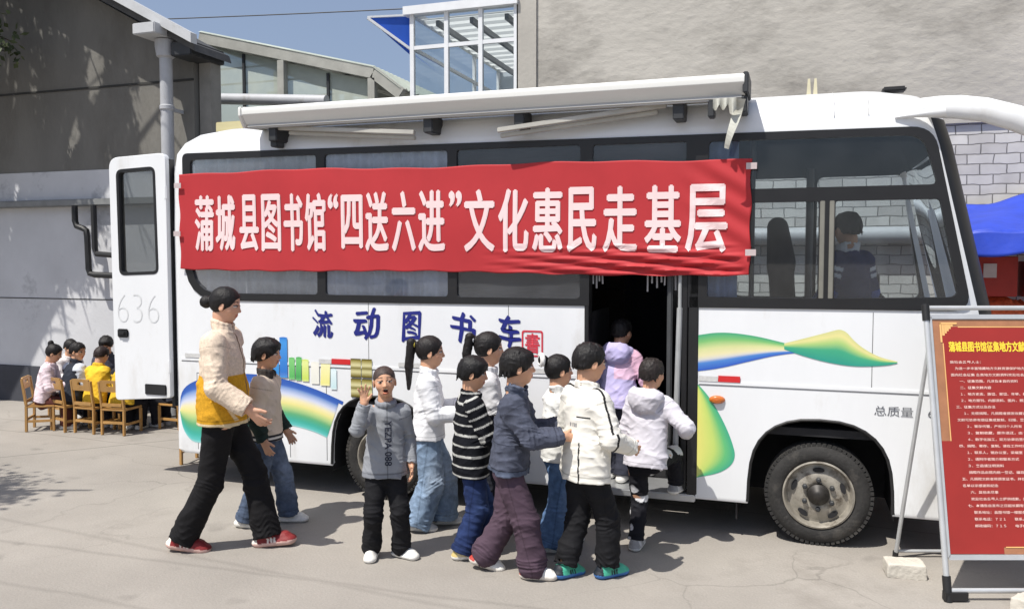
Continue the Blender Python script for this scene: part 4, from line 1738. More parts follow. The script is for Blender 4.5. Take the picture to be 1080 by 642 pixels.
# door opening lip, painted edge frame and rubber
fr = MB()
fr.box(-1.352, -1.322, -0.006, 0.10, 0.30, 2.44)
fr.box(-0.655, -0.592, -0.008, 0.12, 0.275, 2.44)
fr.box(-0.70, -0.664, 0.0, 0.05, 0.30, 2.44)
fr.box(-1.322, -0.655, 0.0, 0.08, 2.36, 2.44)
fr.build('door_surround', M_GASKET, bus, bevel=0.004)
dl = MB()
dl.box(-0.80, -0.765, 0.02, 0.56, 0.36, 2.34)
dl.build('door_leaf', mat('grey_door_leaf', lin((86, 88, 90)) * 0.6, 0.5, var=0.15), bus, bevel=0.008)
dh = MB()
dh.tube([(-0.735, 0.0, 0.40), (-0.725, 0.0, 0.95), (-0.713, 0.0, 1.50)], 0.019, 10)
dh.tube([(-0.713, 0.0, 1.50), (-0.713, 0.0, 2.3)], 0.012, 10)
dh.build('grab_rail', mat('pale_rail', lin((176, 178, 178)) * 0.85, 0.4), bus, smooth=True)
st = MB()
st.box(-1.345, -0.600, -0.012, 0.36, 0.225, 0.272)
st.build('door_step', M_CHROME, bus, bevel=0.006)
st = MB()
st.box(-1.34, -0.66, 0.37, 0.40, 0.272, 0.50)
st.box(-1.34, -0.66, 0.37, 0.70, 0.50, 0.515)
st.box(-1.34, -0.66, 0.70, 0.72, 0.515, 0.73)
st.box(-1.365, -1.345, 0.03, 0.75, 0.24, 1.45)
st.box(-0.64, -0.60, 0.125, 0.75, 0.24, 1.45)
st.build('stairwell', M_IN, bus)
rg = random.Random(3)
M_TASSEL = mat('pale_tassel', lin((190, 188, 188)) * 0.8, 0.9)
for a, c in ((-1.30, -1.22), (-0.93, -0.72)):
    fr_ = MB()
    x = a
    while x < c:
        L = rg.uniform(0.05, 0.13)
        fr_.tube([(x, 0.03, 1.76), (x + rg.uniform(-.005, .005), 0.03, 1.72 - L)], 0.006, 5)
        x += rg.uniform(0.016, 0.035)
    fr_.build('curtain_fringe', M_TASSEL, bus)

# --- glazing band on the near side
panes = [rpoly([(-4.575, 2.605), (-3.425, 2.60), (-3.425, 1.55), (-4.575, 1.55)], [0.04, 0.03, 0.03, 0.26]),
         rpoly([(-3.355, 2.60), (-2.355, 2.59), (-2.355, 1.55), (-3.355, 1.55)], 0.03),
         rpoly([(-2.285, 2.59), (-1.385, 2.585), (-1.385, 1.55), (-2.285, 1.55)], 0.03),
         rpoly([(-1.30, 2.58), (-0.68, 2.575), (-0.68, 2.45), (-1.30, 2.45)], 0.02),
         rpoly([(-0.54, 2.57), (0.70, 2.555), (0.785, 2.26), (-0.54, 2.26)], [0.03, 0.13, 0.03, 0.03]),
         rpoly([(-0.54, 2.175), (0.130, 2.175), (0.130, 1.575), (-0.54, 1.575)], 0.02),
         rpoly([(0.225, 2.175), (0.80, 2.175), (0.915, 1.595), (0.225, 1.575)], [0.02, 0.03, 0.05, 0.02])]
inner = rpoly([(-4.648, 2.658), (0.758, 2.603), (0.988, 1.512), (-4.648, 1.489)], band_r)
me = curve_mesh([inner] + panes, extrude=0.022)
# cut the door out of the band's lower part
map_mesh(me, side_map(0.014))
gk = link_mesh('window_surround', me, M_GASKET, bus, smooth=True, sharp=30)
dcut = MB()
dcut.box(-1.32, -0.66, -0.2, 0.3, 1.3, 2.40)
dme = dcut.mesh('cut')
cob = bpy.data.objects.new('cut', dme)
COL.objects.link(cob)
bo = gk.modifiers.new('door', 'BOOLEAN')
bo.object = cob
bo.solver = 'EXACT'
dg = bpy.context.evaluated_depsgraph_get()
nm = bpy.data.meshes.new_from_object(gk.evaluated_get(dg))
gk.modifiers.clear()
gk.data = nm
nm.polygons.foreach_set('use_smooth', [False] * len(nm.polygons))
bpy.data.objects.remove(cob)
for i, p in enumerate(panes):
    cx_ = sum(q[0] for q in p) / len(p)
    cz_ = sum(q[1] for q in p) / len(p)
    sc = [(cx_ + (x - cx_) * 1.01 + 0.0, cz_ + (z - cz_) * 1.01) for x, z in p]
    me = curve_mesh([sc], extrude=0.002)
    map_mesh(me, side_map(0.010 if i != 5 else 0.018))
    link_mesh('window', me, M_TINT if i < 4 else M_TINT2, bus)
sl = MB()
for x in (0.150, 0.205):
    sl.box(x - 0.014, x + 0.014, -0.012, 0.03, 1.575, 2.176)
sl.box(0.164, 0.191, 0.0, 0.02, 1.575, 2.176)
sl.build('sliding_window_bar', mat('dull_alloy', lin((150, 148, 138)) * 0.8, 0.45, metal=0.4), bus, bevel=0.003)
# far side panes and windscreen
for a, c in FARW:
    w_ = MB()
    w_.box(a, c + 0.05, W - 0.018, W - 0.012, 1.48, 2.51)
    w_.build('window', M_TINT2, bus)
ws = MB()
vs, fs = [], []
for j in range(9):
    z = 1.40 + 1.15 * j / 8
    fi = np.interp(z, [l[0] for l in levels], [l[2] for l in levels])
    for i in range(13):
        y = 0.16 + (W - 0.32) * i / 12
        vs.append((XF - fi - 0.018 - (0.05 * (abs(i - 6) / 6) ** 6), y, z))
for j in range(8):
    for i in range(12):
        a = j * 13 + i
        fs.append((a, a + 1, a + 14, a + 13))
ws.add(vs, fs)
ws.build('windscreen', M_TINT2, bus, smooth=True, fix=False)

# curtains behind the rear panes
def curtain(x0, x1, y, z0, z1, c, seed):
    rg = random.Random(seed)
    n = int((x1 - x0) / 0.012)
    vs, fs = [], []
    ph = [rg.uniform(0, 6.28) for _ in range(3)]
    for i in range(n + 1):
        x = x0 + (x1 - x0) * i / n
        d = 0.016 * math.sin(x * 70 + ph[0] + 1.5 * math.sin(x * 9 + ph[1])) + 0.008 * math.sin(x * 31 + ph[2])
        vs += [(x, y + d * 0.8, z1), (x, y + d, z0)]
    for i in range(n):
        fs.append((2 * i, 2 * i + 1, 2 * i + 3, 2 * i + 2))
    m_ = MB()
    m_.add(vs, fs)
    return m_.build('curtain', mat('curtain_cloth', c, 0.9, var=0.15, vscale=10), bus, smooth=True, sharp=80, fix=False)


curtain(-4.57, -3.42, 0.034, 1.53, 2.62, lin((226, 226, 226)) * 0.95, 1)
curtain(-3.36, -2.34, 0.034, 1.53, 2.62, lin((222, 226, 236)) * 0.98, 2)
curtain(-0.66, -0.36, 0.09, 1.55, 2.6, lin((150, 166, 206)) * 0.9, 3)

# --- interior: floor, lining, shelves, seats
it = MB()
it.box(XR + 0.08, -1.38, 0.045, W - 0.045, 0.70, 0.75)
it.box(-1.38, -0.62, 0.73, W - 0.045, 0.70, 0.75)
it.box(-0.62, XF - 0.22, 0.045, W - 0.045, 0.70, 0.75)
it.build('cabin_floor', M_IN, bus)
it = MB()
it.box(-4.4, -1.40, W - 0.36, W - 0.06, 0.75, 2.55)
it.box(-4.45, -4.42, 0.2, W - 0.06, 0.75, 2.6)
for i in range(7):
    it.box(-4.4 + i * 0.43, -4.37 + i * 0.43, W - 0.40, W - 0.361, 0.75, 2.55)
for j in range(5):
    it.box(-4.37, -1.40, W - 0.42, W - 0.362, 0.80 + 0.36 * j, 0.83 + 0.36 * j)
it.box(-2.25, -1.42, 0.30, 0.36, 0.75, 2.55)
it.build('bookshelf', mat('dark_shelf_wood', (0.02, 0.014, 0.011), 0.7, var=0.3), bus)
it = MB()
it.box(0.55, XF - 0.10, 0.12, W - 0.12, 0.95, 1.36)
it.box(0.62, XF - 0.14, 0.14, W - 0.14, 1.36, 1.44)
it.build('dashboard', mat('black_dashboard', (0.016, 0.016, 0.018), 0.6, var=0.2), bus, bevel=0.05)
for y in (0.85, 1.45):
    _S = Solid()
    _S.cone((0.05, y - 0.15, 1.18), (0.05, y + 0.15, 1.18), 0.10, k=0.03)
    _S.cone((0.25, y - 0.14, 1.15), (0.25, y + 0.14, 1.15), 0.09, k=0.1)
    _S.cone((-0.06, y - 0.12, 1.20), (-0.10, y - 0.11, 1.72), 0.09, 0.085, k=0.03)
    _S.cone((-0.06, y + 0.12, 1.20), (-0.10, y + 0.11, 1.72), 0.09, 0.085, k=0.1)
    _S.cone((-0.10, y - 0.06, 1.80), (-0.13, y + 0.06, 2.05), 0.10, 0.075, k=0.06)
    _S.cone((0.15, y, 0.70), (0.15, y, 1.10), 0.08, k=0.02)
    solid_obj('seat', _S, 0.015, (0.012, 0.012, 0.014), CLOTH, bus)
hr = MB()
hr.tube([(0.60 + 0.02 * math.cos(a), 1.50 + 0.2 * math.cos(a), 1.55 + 0.14 * math.sin(a) + 0.0) for a in [2 * PI * i / 24 for i in range(25)]], 0.014, 8)
hr.tube([(0.60, 1.5, 1.55), (0.78, 1.5, 1.38)], 0.02, 8)
hr.tube([(0.60, 1.32, 1.55), (0.60, 1.68, 1.55)], 0.012, 8)
hr.build('steering_wheel', M_BLACK, bus, smooth=True)
gr = MB()
gr.tube([(-0.28, 0.30, 0.75), (-0.28, 0.30, 2.60)], 0.017, 10)
gr.tube([(0.10, 1.72, 1.4), (0.10, 1.72, 2.55)], 0.03, 10)
gr.build_each('grab_pole', mat('grey_pole', lin((120, 120, 120)) * 0.7, 0.4, metal=0.3), bus, smooth=True)

# --- pleat line with a painted shadow under it, skirt seam, hatch seams
sm = MB()
sm.box(-4.70, -1.36, -0.005, 0.001, 1.002, 1.026)
sm.box(-0.585, 0.93, -0.005, 0.001, 1.008, 1.030)
sm.build_each('belt_moulding', M_WHITE, bus, bevel=0.002)
sm = MB()
for z0, z1, x0_, x1_ in ((1.000, 1.003, -4.70, -1.36), (1.005, 1.0075, -0.585, 0.93)):
    sm.box(x0_, x1_, -0.0025, 0.0005, z0 - 0.004, z1 - 0.004)  # grey strip paints the shadow line beneath the belt moulding
for x in (-4.555, -3.69, -3.365):
    sm.box(x, x + 0.005, -0.0012, 0.0008, 0.285, 0.905)
sm.box(-4.555, -3.69, -0.0012, 0.0008, 0.903, 0.908)
sm.box(-2.12, -2.116, -0.0012, 0.0008, 0.285, 0.99)
for x in (-3.0, -1.9, 0.45):
    sm.box(x, x + 0.004, -0.0012, 0.0008, 1.035, 1.495)
sm.build_each('seam_and_shadow_line', mat('seam_and_shadow_grey', lin((120, 120, 122)) * 0.7, 0.8), bus)
ar = MB()
for cx_, half, tp in ((FW, 0.42, 0.815), (RW, 0.40, 0.80)):
    pts = arch(cx_, half, tp, 0.26)[1:]
    pts = [(x, 0.006, z) for x, z in pts] + [(cx_ - half - 0.01, 0.006, 0.26)]
    ar.tube([(cx_ + half + 0.01, 0.006, 0.26)] + pts[1:], 0.011, 6)
ar.build_each('arch_lip', M_BLACK, bus, smooth=True)
wl = MB()
for cx_, half, tp in ((FW, 0.43, 0.83), (RW, 0.41, 0.815)):
    a = arch(cx_, half, tp, 0.20)
    vs = [(x, 0.042, z) for x, z in a] + [(x, 0.60, z) for x, z in a]
    n_ = len(a)
    wl.add(vs, [(i, (i + 1) % n_, (i + 1) % n_ + n_, i + n_) for i in range(1, n_)] + [tuple(range(n_, 2 * n_))])
wl.build_each('wheel_housing', M_IN, bus, fix=False)

# --- underbody
ub = MB()
ub.box(-4.6, 0.95, 0.70, 0.80, 0.42, 0.56)
ub.box(-4.6, 0.95, W - 0.80, W - 0.70, 0.42, 0.56)
ub.box(-2.2, -1.5, 0.12, 0.60, 0.28, 0.62)
ub.box(-4.5, -3.5, 0.20, 1.8, 0.34, 0.60)
ub.box(-0.35, 0.6, 0.70, 1.3, 0.32, 0.70)
ub.tube([(RW, 0.2, 0.33), (RW, W - 0.2, 0.33)], 0.07, 12)
ub.tube([(FW, 0.2, 0.33), (FW, W - 0.2, 0.33)], 0.05, 12)
ub.lathe([(0.12, -0.14), (0.17, 0), (0.12, 0.14)], (RW, W / 2, 0.33), 'Y', 16)
ub.box(-1.30, 0.9, 0.9, 1.1, 0.36, 0.44)
ub.build('chassis', M_IN, bus)
mf = MB()
mf.box(-0.345, -0.335, 0.06, 0.34, 0.12, 0.42)
mf.box(-2.50, -2.49, 0.06, 0.34, 0.10, 0.40)
mf.build_each('mud_flap', M_BLACK, bus)

# --- wheels
M_TYRE = mat('tyre_rubber', (0.024, 0.023, 0.022), 0.85, var=0.35, vscale=9, bump=0.4, bscale=50, dirt=((0.09, 0.082, 0.072), 6, 0.52, 0.25))
M_RIM = mat('worn_silver_rim', lin((168, 162, 150)) * 0.85, 0.5, metal=0.3, var=0.3, vscale=9, dirt=(lin((88, 76, 62)) * 0.7, 8, 0.50, 0.15))


def wheel(cx, y0, r, dish, far=False):
    sg_ = 1 if not far else -1
    t_ = MB()
    c = (cx, y0, r)
    prof = [(r * 0.60, 0.035), (r * 0.63, 0.01), (r * 0.70, -0.005), (r * 0.80, -0.008), (r * 0.90, 0.004), (r * 0.955, 0.022), (r * 0.985, 0.035), (r * 0.995, 0.06), (r, 0.09), (r * 0.995, 0.16), (r * 0.96, 0.20), (r * 0.80, 0.22), (r * 0.60, 0.20)]
    t_.lathe([(a, b * sg_) for a, b in prof], c, 'Y', 72, cap=False)
    for k in range(64):                                   # shoulder lugs
        a = 2 * PI * k / 64
        M_ = Matrix.Translation(Vector(c)) @ Matrix.Rotation(-a, 4, 'Y')
        t_.box(r * 0.93, r * 0.992, sg_ * 0.012 if sg_ > 0 else -0.05, 0.05 if sg_ > 0 else -0.012, -0.011, 0.011, M=M_)
    w0 = empty('wheel', c)
    attach(w0, bus)
    w0.location = c
    w0.matrix_parent_inverse = Matrix.Translation(bus.location).inverted()

    def sub(o):
        o.parent = w0
        o.matrix_parent_inverse = Matrix.Translation(Vector(c)).inverted()
        return o
    sub(t_.build('tyre', M_TYRE, None, smooth=True, sharp=40))
    m_ = MB()
    d = dish
    m_.lathe([(a, b * sg_) for a, b in [(r * 0.645, 0.004), (r * 0.655, -0.008), (r * 0.625, -0.012), (r * 0.60, 0.0), (r * 0.585, 0.02 + d * 0.3), (r * 0.565, 0.02 + d), (r * 0.50, 0.018 + d), (r * 0.38, -0.004 + d), (r * 0.25, -0.008 + d), (r * 0.20, 0.0 + d), (r * 0.19, 0.05 + d), (0.0001, 0.05 + d)]], c, 'Y', 60, cap=False)
    sub(m_.build('rim', M_RIM, None, smooth=True, sharp=40))
    hb = MB()
    hb.lathe([(a, b * sg_) for a, b in [(r * 0.21, d + 0.02), (r * 0.20, d - 0.03), (r * 0.14, d - 0.045), (r * 0.10, d - 0.06), (r * 0.05, d - 0.066), (0.0001, d - 0.066)]], c, 'Y', 28)
    sub(hb.build('hub', mat('greasy_hub', lin((70, 66, 62)) * 0.5, 0.5, metal=0.3, var=0.3, vscale=20), None, smooth=True, sharp=30))
    nu = MB()
    ho = MB()
    for k in range(6):
        a = 2 * PI * (k + 0.5) / 6
        nu.lathe([(0.016, (d - 0.006) * sg_), (0.016, (d - 0.03) * sg_), (0.009, (d - 0.034) * sg_)], (cx + r * 0.285 * math.cos(a), y0, r + r * 0.285 * math.sin(a)), 'Y', 6)
    for k in range(5):
        a = 2 * PI * (k + 0.25) / 5
        pts = []
        for q in range(12):
            b_ = 2 * PI * q / 12
            pr, pt = r * 0.465 + 0.016 * math.cos(b_), 0.036 * math.sin(b_)
            pts.append((cx + pr * math.cos(a) - pt * math.sin(a), y0 + (d - 0.0005) * sg_, r + pr * math.sin(a) + pt * math.cos(a)))
        ho.add([(p[0], p[1] - 0.006 * sg_, p[2]) for p in pts] + [(p[0], p[1] + 0.004 * sg_, p[2]) for p in pts], [tuple(range(12)), tuple(range(23, 11, -1))] + [(q, q + 12, (q + 1) % 12 + 12, (q + 1) % 12) for q in range(12)])
    sub(nu.build('wheel_nut', M_DARK, None))
    ho.build_each('rim_slot', M_IN, None, post=sub)


wheel(FW, 0.045, 0.33, 0.025)
wheel(RW, 0.06, 0.33, 0.10)
wheel(FW, W - 0.045, 0.33, 0.025, True)
wheel(RW, W - 0.06, 0.33, 0.10, True)

# --- rear door, swung right round to the near side
rd = empty('rear_door', (-4.80, -0.02, 1.6))
attach(rd, bus)
M_RD = M_WHITE


def rsub(o):
    o.parent = rd
    o.matrix_parent_inverse = Matrix.Translation(rd.location).inverted()
    return o


door_out = rpoly([(-5.345, 2.64), (-4.785, 2.66), (-4.785, 0.70), (-5.335, 0.655)], [0.09, 0.06, 0.02, 0.03])
win = rpoly([(-5.275, 2.545), (-4.885, 2.560), (-4.870, 1.70), (-5.265, 1.685)], 0.06)
win_in = rpoly([(-5.252, 2.523), (-4.906, 2.537), (-4.892, 1.722), (-5.244, 1.708)], 0.03)
me = curve_mesh([door_out, win], extrude=0.020, bevel=0.006)
map_mesh(me, side_map(-0.02))
rsub(link_mesh('door_panel', me, M_RD, None, smooth=True, sharp=30))
me = curve_mesh([rpoly([(-5.277, 2.547), (-4.883, 2.562), (-4.868, 1.698), (-5.267, 1.683)], 0.06), win_in], extrude=0.029)
map_mesh(me, side_map(-0.02))
rsub(link_mesh('window_frame', me, M_GASKET, None))
me = curve_mesh([rpoly([(-5.256, 2.527), (-4.902, 2.541), (-4.888, 1.718), (-5.248, 1.704)], 0.03)], extrude=0.003)
map_mesh(me, side_map(-0.02))
rsub(link_mesh('window', me, glass_mat('rear_door_glass', (0.55, 0.57, 0.58), 1.28, 0.10, lin((150, 152, 150))), None))
hd = MB()
hd.box(-5.295, -5.185, -0.062, -0.046, 1.175, 1.245)
hd.box(-5.275, -5.205, -0.078, -0.060, 1.195, 1.225)
rsub(hd.build('handle', M_BLACK, None, bevel=0.008))
hd = MB()
hd.box(-5.03, -4.815, -0.056, -0.046, 0.715, 0.80)
rsub(hd.build('number_plate_recess', M_BLACK, None, bevel=0.01))
tx = text_mesh('636', (-5.295, -4.875, 1.30, 1.535), off=-0.03)
map_mesh(tx, lambda a: np.stack([a[:, 0], -0.0485 + 0 * a[:, 0], a[:, 1]], 1))
rsub(link_mesh('painted_number', tx, mat('faded_grey_paint', lin((217, 219, 220)) * 0.90, 0.6, var=0.10, vscale=40), None))
hg = MB()
for z in (0.95, 2.35):
    hg.tube([(-4.79, -0.03, z - 0.05), (-4.79, -0.03, z + 0.05)], 0.02, 10)
hg.build_each('hinge', M_WHITE, None, post=rsub, smooth=True)
gk_ = MB()
gk_.box(-4.80, -4.775, -0.004, 0.05, 0.62, 2.62)
gk_.build('door_seal', M_GASKET, bus)

# --- awning cassette above the windows
aw = empty('awning', (-2.1, -0.1, 2.87))
attach(aw, bus)


def asub(o):
    o.parent = aw
    o.matrix_parent_inverse = Matrix.Translation(aw.location).inverted()
    return o


M_AWN = mat('cream_awning_case', lin((226, 226, 222)) * 0.9, 0.5, var=0.06, vscale=3, dirt=(lin((170, 164, 150)), 2.2, 0.58, 0.2), stretch=(0.3, 1, 2))
a_ = MB()
sec = rpoly([(-0.150, 2.822), (-0.205, 2.893), (-0.205, 2.945), (-0.05, 2.965), (0.12, 2.96), (0.12, 2.83)], [0.015, 0.012, 0.03, 0.06, 0.03, 0.02])
a_.prism(sec, lambda u, v, s: (-3.93 if s == 0 else -0.315, u, v))
asub(a_.build('case', M_AWN, None, smooth=True, sharp=40))
a_ = MB()
a_.box(-3.925, -0.32, -0.165, -0.125, 2.795, 2.824)
asub(a_.build('lead_rail', mat('grey_rail', lin((196, 196, 194)) * 0.85, 0.5, var=0.06, stretch=(0.3, 1, 1)), None, bevel=0.012))
a_ = MB()
a_.bar((-3.70, -0.09, 2.80), (-2.55, -0.13, 2.705), 0.034, 0.032)
a_.bar((-2.56, -0.10, 2.672), (-3.62, -0.05, 2.765), 0.030, 0.028)
a_.bar((-0.80, -0.09, 2.80), (-1.93, -0.13, 2.690), 0.034, 0.032)
a_.bar((-1.92, -0.10, 2.655), (-0.86, -0.05, 2.765), 0.030, 0.028)
a_.build_each('folding_arm', mat('pale_arm', lin((190, 188, 180)) * 0.85, 0.5), None, post=asub, bevel=0.004)
a_ = MB()
for x in (-3.72, -2.45, -1.78, -0.72):
    a_.box(x - 0.035, x + 0.035, -0.13, 0.06, 2.70, 2.82)
a_.box(-0.325, -0.29, -0.20, 0.11, 2.83, 2.955)
a_.box(-0.345, -0.30, -0.15, 0.02, 2.72, 2.82)
a_.box(-0.535, -0.495, -0.16, -0.06, 2.70, 2.80)
a_.box(-3.76, -3.70, -0.10, 0.0, 2.66, 2.72)
a_.build_each('bracket', M_DARK, None, post=asub, bevel=0.006)
a_ = MB()
a_.prism(rpoly([(-0.155, 2.80), (-0.21, 2.885), (-0.21, 2.95), (-0.05, 2.975), (0.13, 2.97), (0.13, 2.82)], 0.02), lambda u, v, s: (-3.965 if s == 0 else -3.931, u, v))
asub(a_.build('end_cap', M_AWN, None, bevel=0.008))
# torn strip of cloth hanging from the end
a_ = MB()
vs, fs = [], []
for i in range(15):
    t = i / 14
    x = -0.40 + 0.02 * math.sin(4 * t) + (0.06 * (1 - t) ** 3)
    w_ = 0.035 * (1 - 0.6 * t)
    y = -0.19 + 0.03 * math.sin(6 * t)
    z = 2.80 - 0.30 * t
    vs += [(x - w_, y + 0.012 * math.sin(9 * t), z), (x + w_, y, z - 0.01)]
for i in range(14):
    fs.append((2 * i, 2 * i + 1, 2 * i + 3, 2 * i + 2))
a_.add(vs, fs)
for (x0_, x1_, zz) in ((-0.50, -0.36, 2.80),):
    vs = []
    for i in range(25):
        t = i / 24
        x = x0_ + (x1_ - x0_) * t
        vs += [(x, -0.205, zz + 0.0), (x, -0.20 + 0.015 * math.sin(20 * t), zz - 0.035 - 0.035 * abs(math.sin(9 * t + 0.6)) - 0.03 * (t > 0.7))]
    a_.add(vs, [(2 * i, 2 * i + 1, 2 * i + 3, 2 * i + 2) for i in range(24)])
a_.build_each('torn_cloth', mat('torn_awning_cloth', lin((196, 196, 186)) * 0.85, 0.9, var=0.2, vscale=12), None, post=asub, fix=False)

# --- mirror arm, roof fittings, lamps
mm = MB()
path = [(0.62, 0.16, 2.75), (0.70, 0.09, 2.735), (0.78, 0.02, 2.715), (0.88, -0.06, 2.695), (1.00, -0.11, 2.665), (1.15, -0.12, 2.61), (1.30, -0.12, 2.53), (1.42, -0.12, 2.42), (1.48, -0.12, 2.28)]
mm.tube(path, [0.03, 0.050, 0.064, 0.068, 0.068, 0.072, 0.064, 0.055, 0.045], 18, flat=0.75)
mm.build('mirror_arm', M_WHITE, bus, smooth=True, sharp=60)
mm = MB()
mm.tube([(0.545, -0.004, 2.662), (0.66, -0.018, 2.672), (0.78, -0.03, 2.680), (0.90, -0.02, 2.69)], [0.006, 0.018, 0.034, 0.045], 12)
mm.build('mirror_fairing', M_WHITE, bus, smooth=True)
mm = MB()
mm.tube([(1.485, -0.12, 2.30), (1.49, -0.12, 2.20)], 0.015, 8)
mm.box(1.40, 1.56, -0.17, -0.11, 1.86, 2.22)
mm.build('side_mirror', M_BLACK, bus, bevel=0.02)
rt = MB()
for x in (0.045, 0.085):
    rt.add([(x, 0.30, 2.86), (x + 0.03, 0.30, 2.86), (x + 0.022, 0.30, 2.985), (x + 0.008, 0.30, 2.985), (x, 0.33, 2.86), (x + 0.03, 0.33, 2.86), (x + 0.022, 0.33, 2.985), (x + 0.008, 0.33, 2.985)],
           [(0, 1, 2, 3), (7, 6, 5, 4), (0, 4, 5, 1), (1, 5, 6, 2), (2, 6, 7, 3), (3, 7, 4, 0)])
rt.build_each('roof_lug', mat('cream_lug', lin((220, 212, 180)) * 0.85, 0.6), bus)
rt = MB()
rt.box(0.50, 0.64, 0.30, 0.40, 2.875, 2.905)
rt.build('roof_marker', M_BLACK, bus, bevel=0.01)
rt = MB()
rt.tube([(0.205, 0.004, 2.69), (0.205, 0.05, 2.78), (0.205, 0.15, 2.845), (0.205, 0.30, 2.885)], 0.003, 5)
rt.tube([(0.40, 0.004, 2.69), (0.40, 0.05, 2.78), (0.40, 0.15, 2.845)], 0.003, 5)
rt.build_each('roof_seam', mat('roof_seam', lin((190, 190, 190)) * 0.8, 0.6), bus)
lm = MB()
lm.lathe([(0.0001, -0.030), (0.028, -0.026), (0.042, -0.012), (0.045, 0.0)], (-0.468, 0.0, 0.910), 'Y', 24)
for i in range(len(lm.v)):
    x, y, z = lm.v[i]
    lm.v[i] = (-0.468 + (x + 0.468) * 1.15, y, 0.910 + (z - 0.910) * 0.62)
lm.build('marker_lamp', mat('amber_lens', lin((190, 100, 34)), 0.25, var=0.1, coat=0.5), bus, smooth=True)
rfx = MB()
for x0_, x1_ in ((-3.31, -3.15), (-0.462, -0.325)):
    rfx.box(x0_ + 0.0, x1_, -0.0085, -0.0055, 1.028, 1.068)
rfx.build_each('reflector_tape', mat('red_reflector', lin((200, 40, 44)), 0.3, var=0.08), bus)
rfx = MB()
for x0_, x1_ in ((-3.42, -3.312), (-0.585, -0.464), (-4.66, -4.46), (-2.75, -2.45), (-1.72, -1.52)):
    rfx.box(x0_, x1_, -0.0085, -0.0055, 1.028, 1.062)
rfx.build_each('pale_reflector_tape', mat('white_reflector', lin((208, 208, 206)) * 0.9, 0.3, var=0.12, vscale=60), bus)

# --- painted livery on the side: calligraphy, seal, books, swooshes
M_INK = mat('blue_ink_paint', lin((34, 42, 128)) * 0.9, 0.4, var=0.08)
parts = []
for ch, (x0_, x1_, z0_, z1_), sh_ in (('流', (-3.485, -3.285, 1.225, 1.445), 0.18), ('动', (-3.135, -2.885, 1.220, 1.455), 0.2), ('图', (-2.735, -2.555, 1.215, 1.44), 0.15), ('书', (-2.345, -2.125, 1.215, 1.445), 0.2), ('车', (-1.985, -1.795, 1.205, 1.440), 0.18)):
    t_ = bold_text(ch, (x0_ + 0.01, x1_ - 0.01, z0_ + 0.008, z1_ - 0.008), 0.0, 0, 0.0002, sh_, nib=(0.0062, -0.0050))
    parts.append((t_, 0))
me = join_meshes('lettering', parts)
map_mesh(me, lambda a: np.stack([a[:, 0] + 0.010 * np.sin(a[:, 1] * 26), -0.003 - a[:, 2], a[:, 1] + 0.012 * np.sin(a[:, 0] * 21)], 1))
tx2 = text_mesh('总质量：6100kg', (0.470, 0.98, 0.855, 0.925), off=0.0)
map_mesh(tx2, lambda a: np.stack([a[:, 0], -0.003 + 0 * a[:, 0], a[:, 1]], 1))
seal = [text_mesh('書', (-1.775, -1.668, 1.165, 1.305), off=0.015), curve_mesh([rpoly([(-1.80, 1.325), (-1.645, 1.325), (-1.645, 1.142), (-1.80, 1.142)], 0.02), rpoly([(-1.788, 1.313), (-1.657, 1.313), (-1.657, 1.154), (-1.788, 1.154)], 0.015)])]
for s_ in seal:
    map_mesh(s_, lambda a: np.stack([a[:, 0], -0.003 + 0 * a[:, 0], a[:, 1]], 1))
M_GREYINK = mat('grey_ink_paint', lin((96, 98, 104)), 0.5)
M_SEAL = mat('red_seal_paint', lin((196, 52, 66)), 0.5)
link_mesh('lettering', me, M_INK, bus)
link_mesh('lettering', tx2, M_GREYINK, bus)
link_mesh('seal', join_meshes('seal', [(seal[0], 0), (seal[1], 0)]), M_SEAL, bus)


M_LIVERY = mat('livery_paint', (1, 1, 1), 0.3, var=0.03, attr='Col', coat=0.3)
LV, LF, LC = [], [], []


def ribbon(up, lo, ramp, n=48, m=24, clip=None, y=-0.0022):
    """painted band between an upper and a lower line; ramp: (t, colour) stops from top to bottom"""
    up, lo = np.array(up, float), np.array(lo, float)

    def samp(L, t):
        d = np.r_[0, np.cumsum(np.hypot(*np.diff(L, axis=0).T))]
        d /= d[-1]
        # smooth interpolation
        return np.stack([np.interp(t, d, L[:, 0]), np.interp(t, d, L[:, 1])], 1)

    def smooth(L):
        for _ in range(3):
            q = np.empty((2 * len(L) - 2, 2))
            q[0::2] = 0.75 * L[:-1] + 0.25 * L[1:]
            q[1::2] = 0.25 * L[:-1] + 0.75 * L[1:]
            L = np.vstack([L[:1], q, L[-1:]])
        return L
    up, lo = smooth(up), smooth(lo)
    t = np.linspace(0, 1, n + 1)
    A, B = samp(up, t), samp(lo, t)
    s = np.linspace(0, 1, m + 1)
    y_ = y
    P = A[:, None] * (1 - s)[None, :, None] + B[:, None] * s[None, :, None]
    st = np.array([r[0] for r in ramp])
    cc = np.array([lin(r[1]) for r in ramp])
    C = np.stack([np.interp(s, st, cc[:, k]) for k in range(3)], 1)
    base = len(LV)
    for i in range(n + 1):
        for j in range(m + 1):
            x, z = P[i, j]
            LV.append((x, y_, z))
            LC.append(C[j])
    for i in range(n):
        for j in range(m):
            a = base + i * (m + 1) + j
            q = (a, a + m + 1, a + m + 2, a + 1)
            if clip and any(clip(LV[k][0], LV[k][2]) for k in q):
                continue
            LF.append(q)


def in_arch(cx, half, top):
    def f(x, z):
        u = abs(x - cx) / (half + 0.012)
        return z < 0.40 + (top + 0.012 - 0.40) * max(0, 1 - u ** 2.5) ** 0.4 and u < 1
    return f


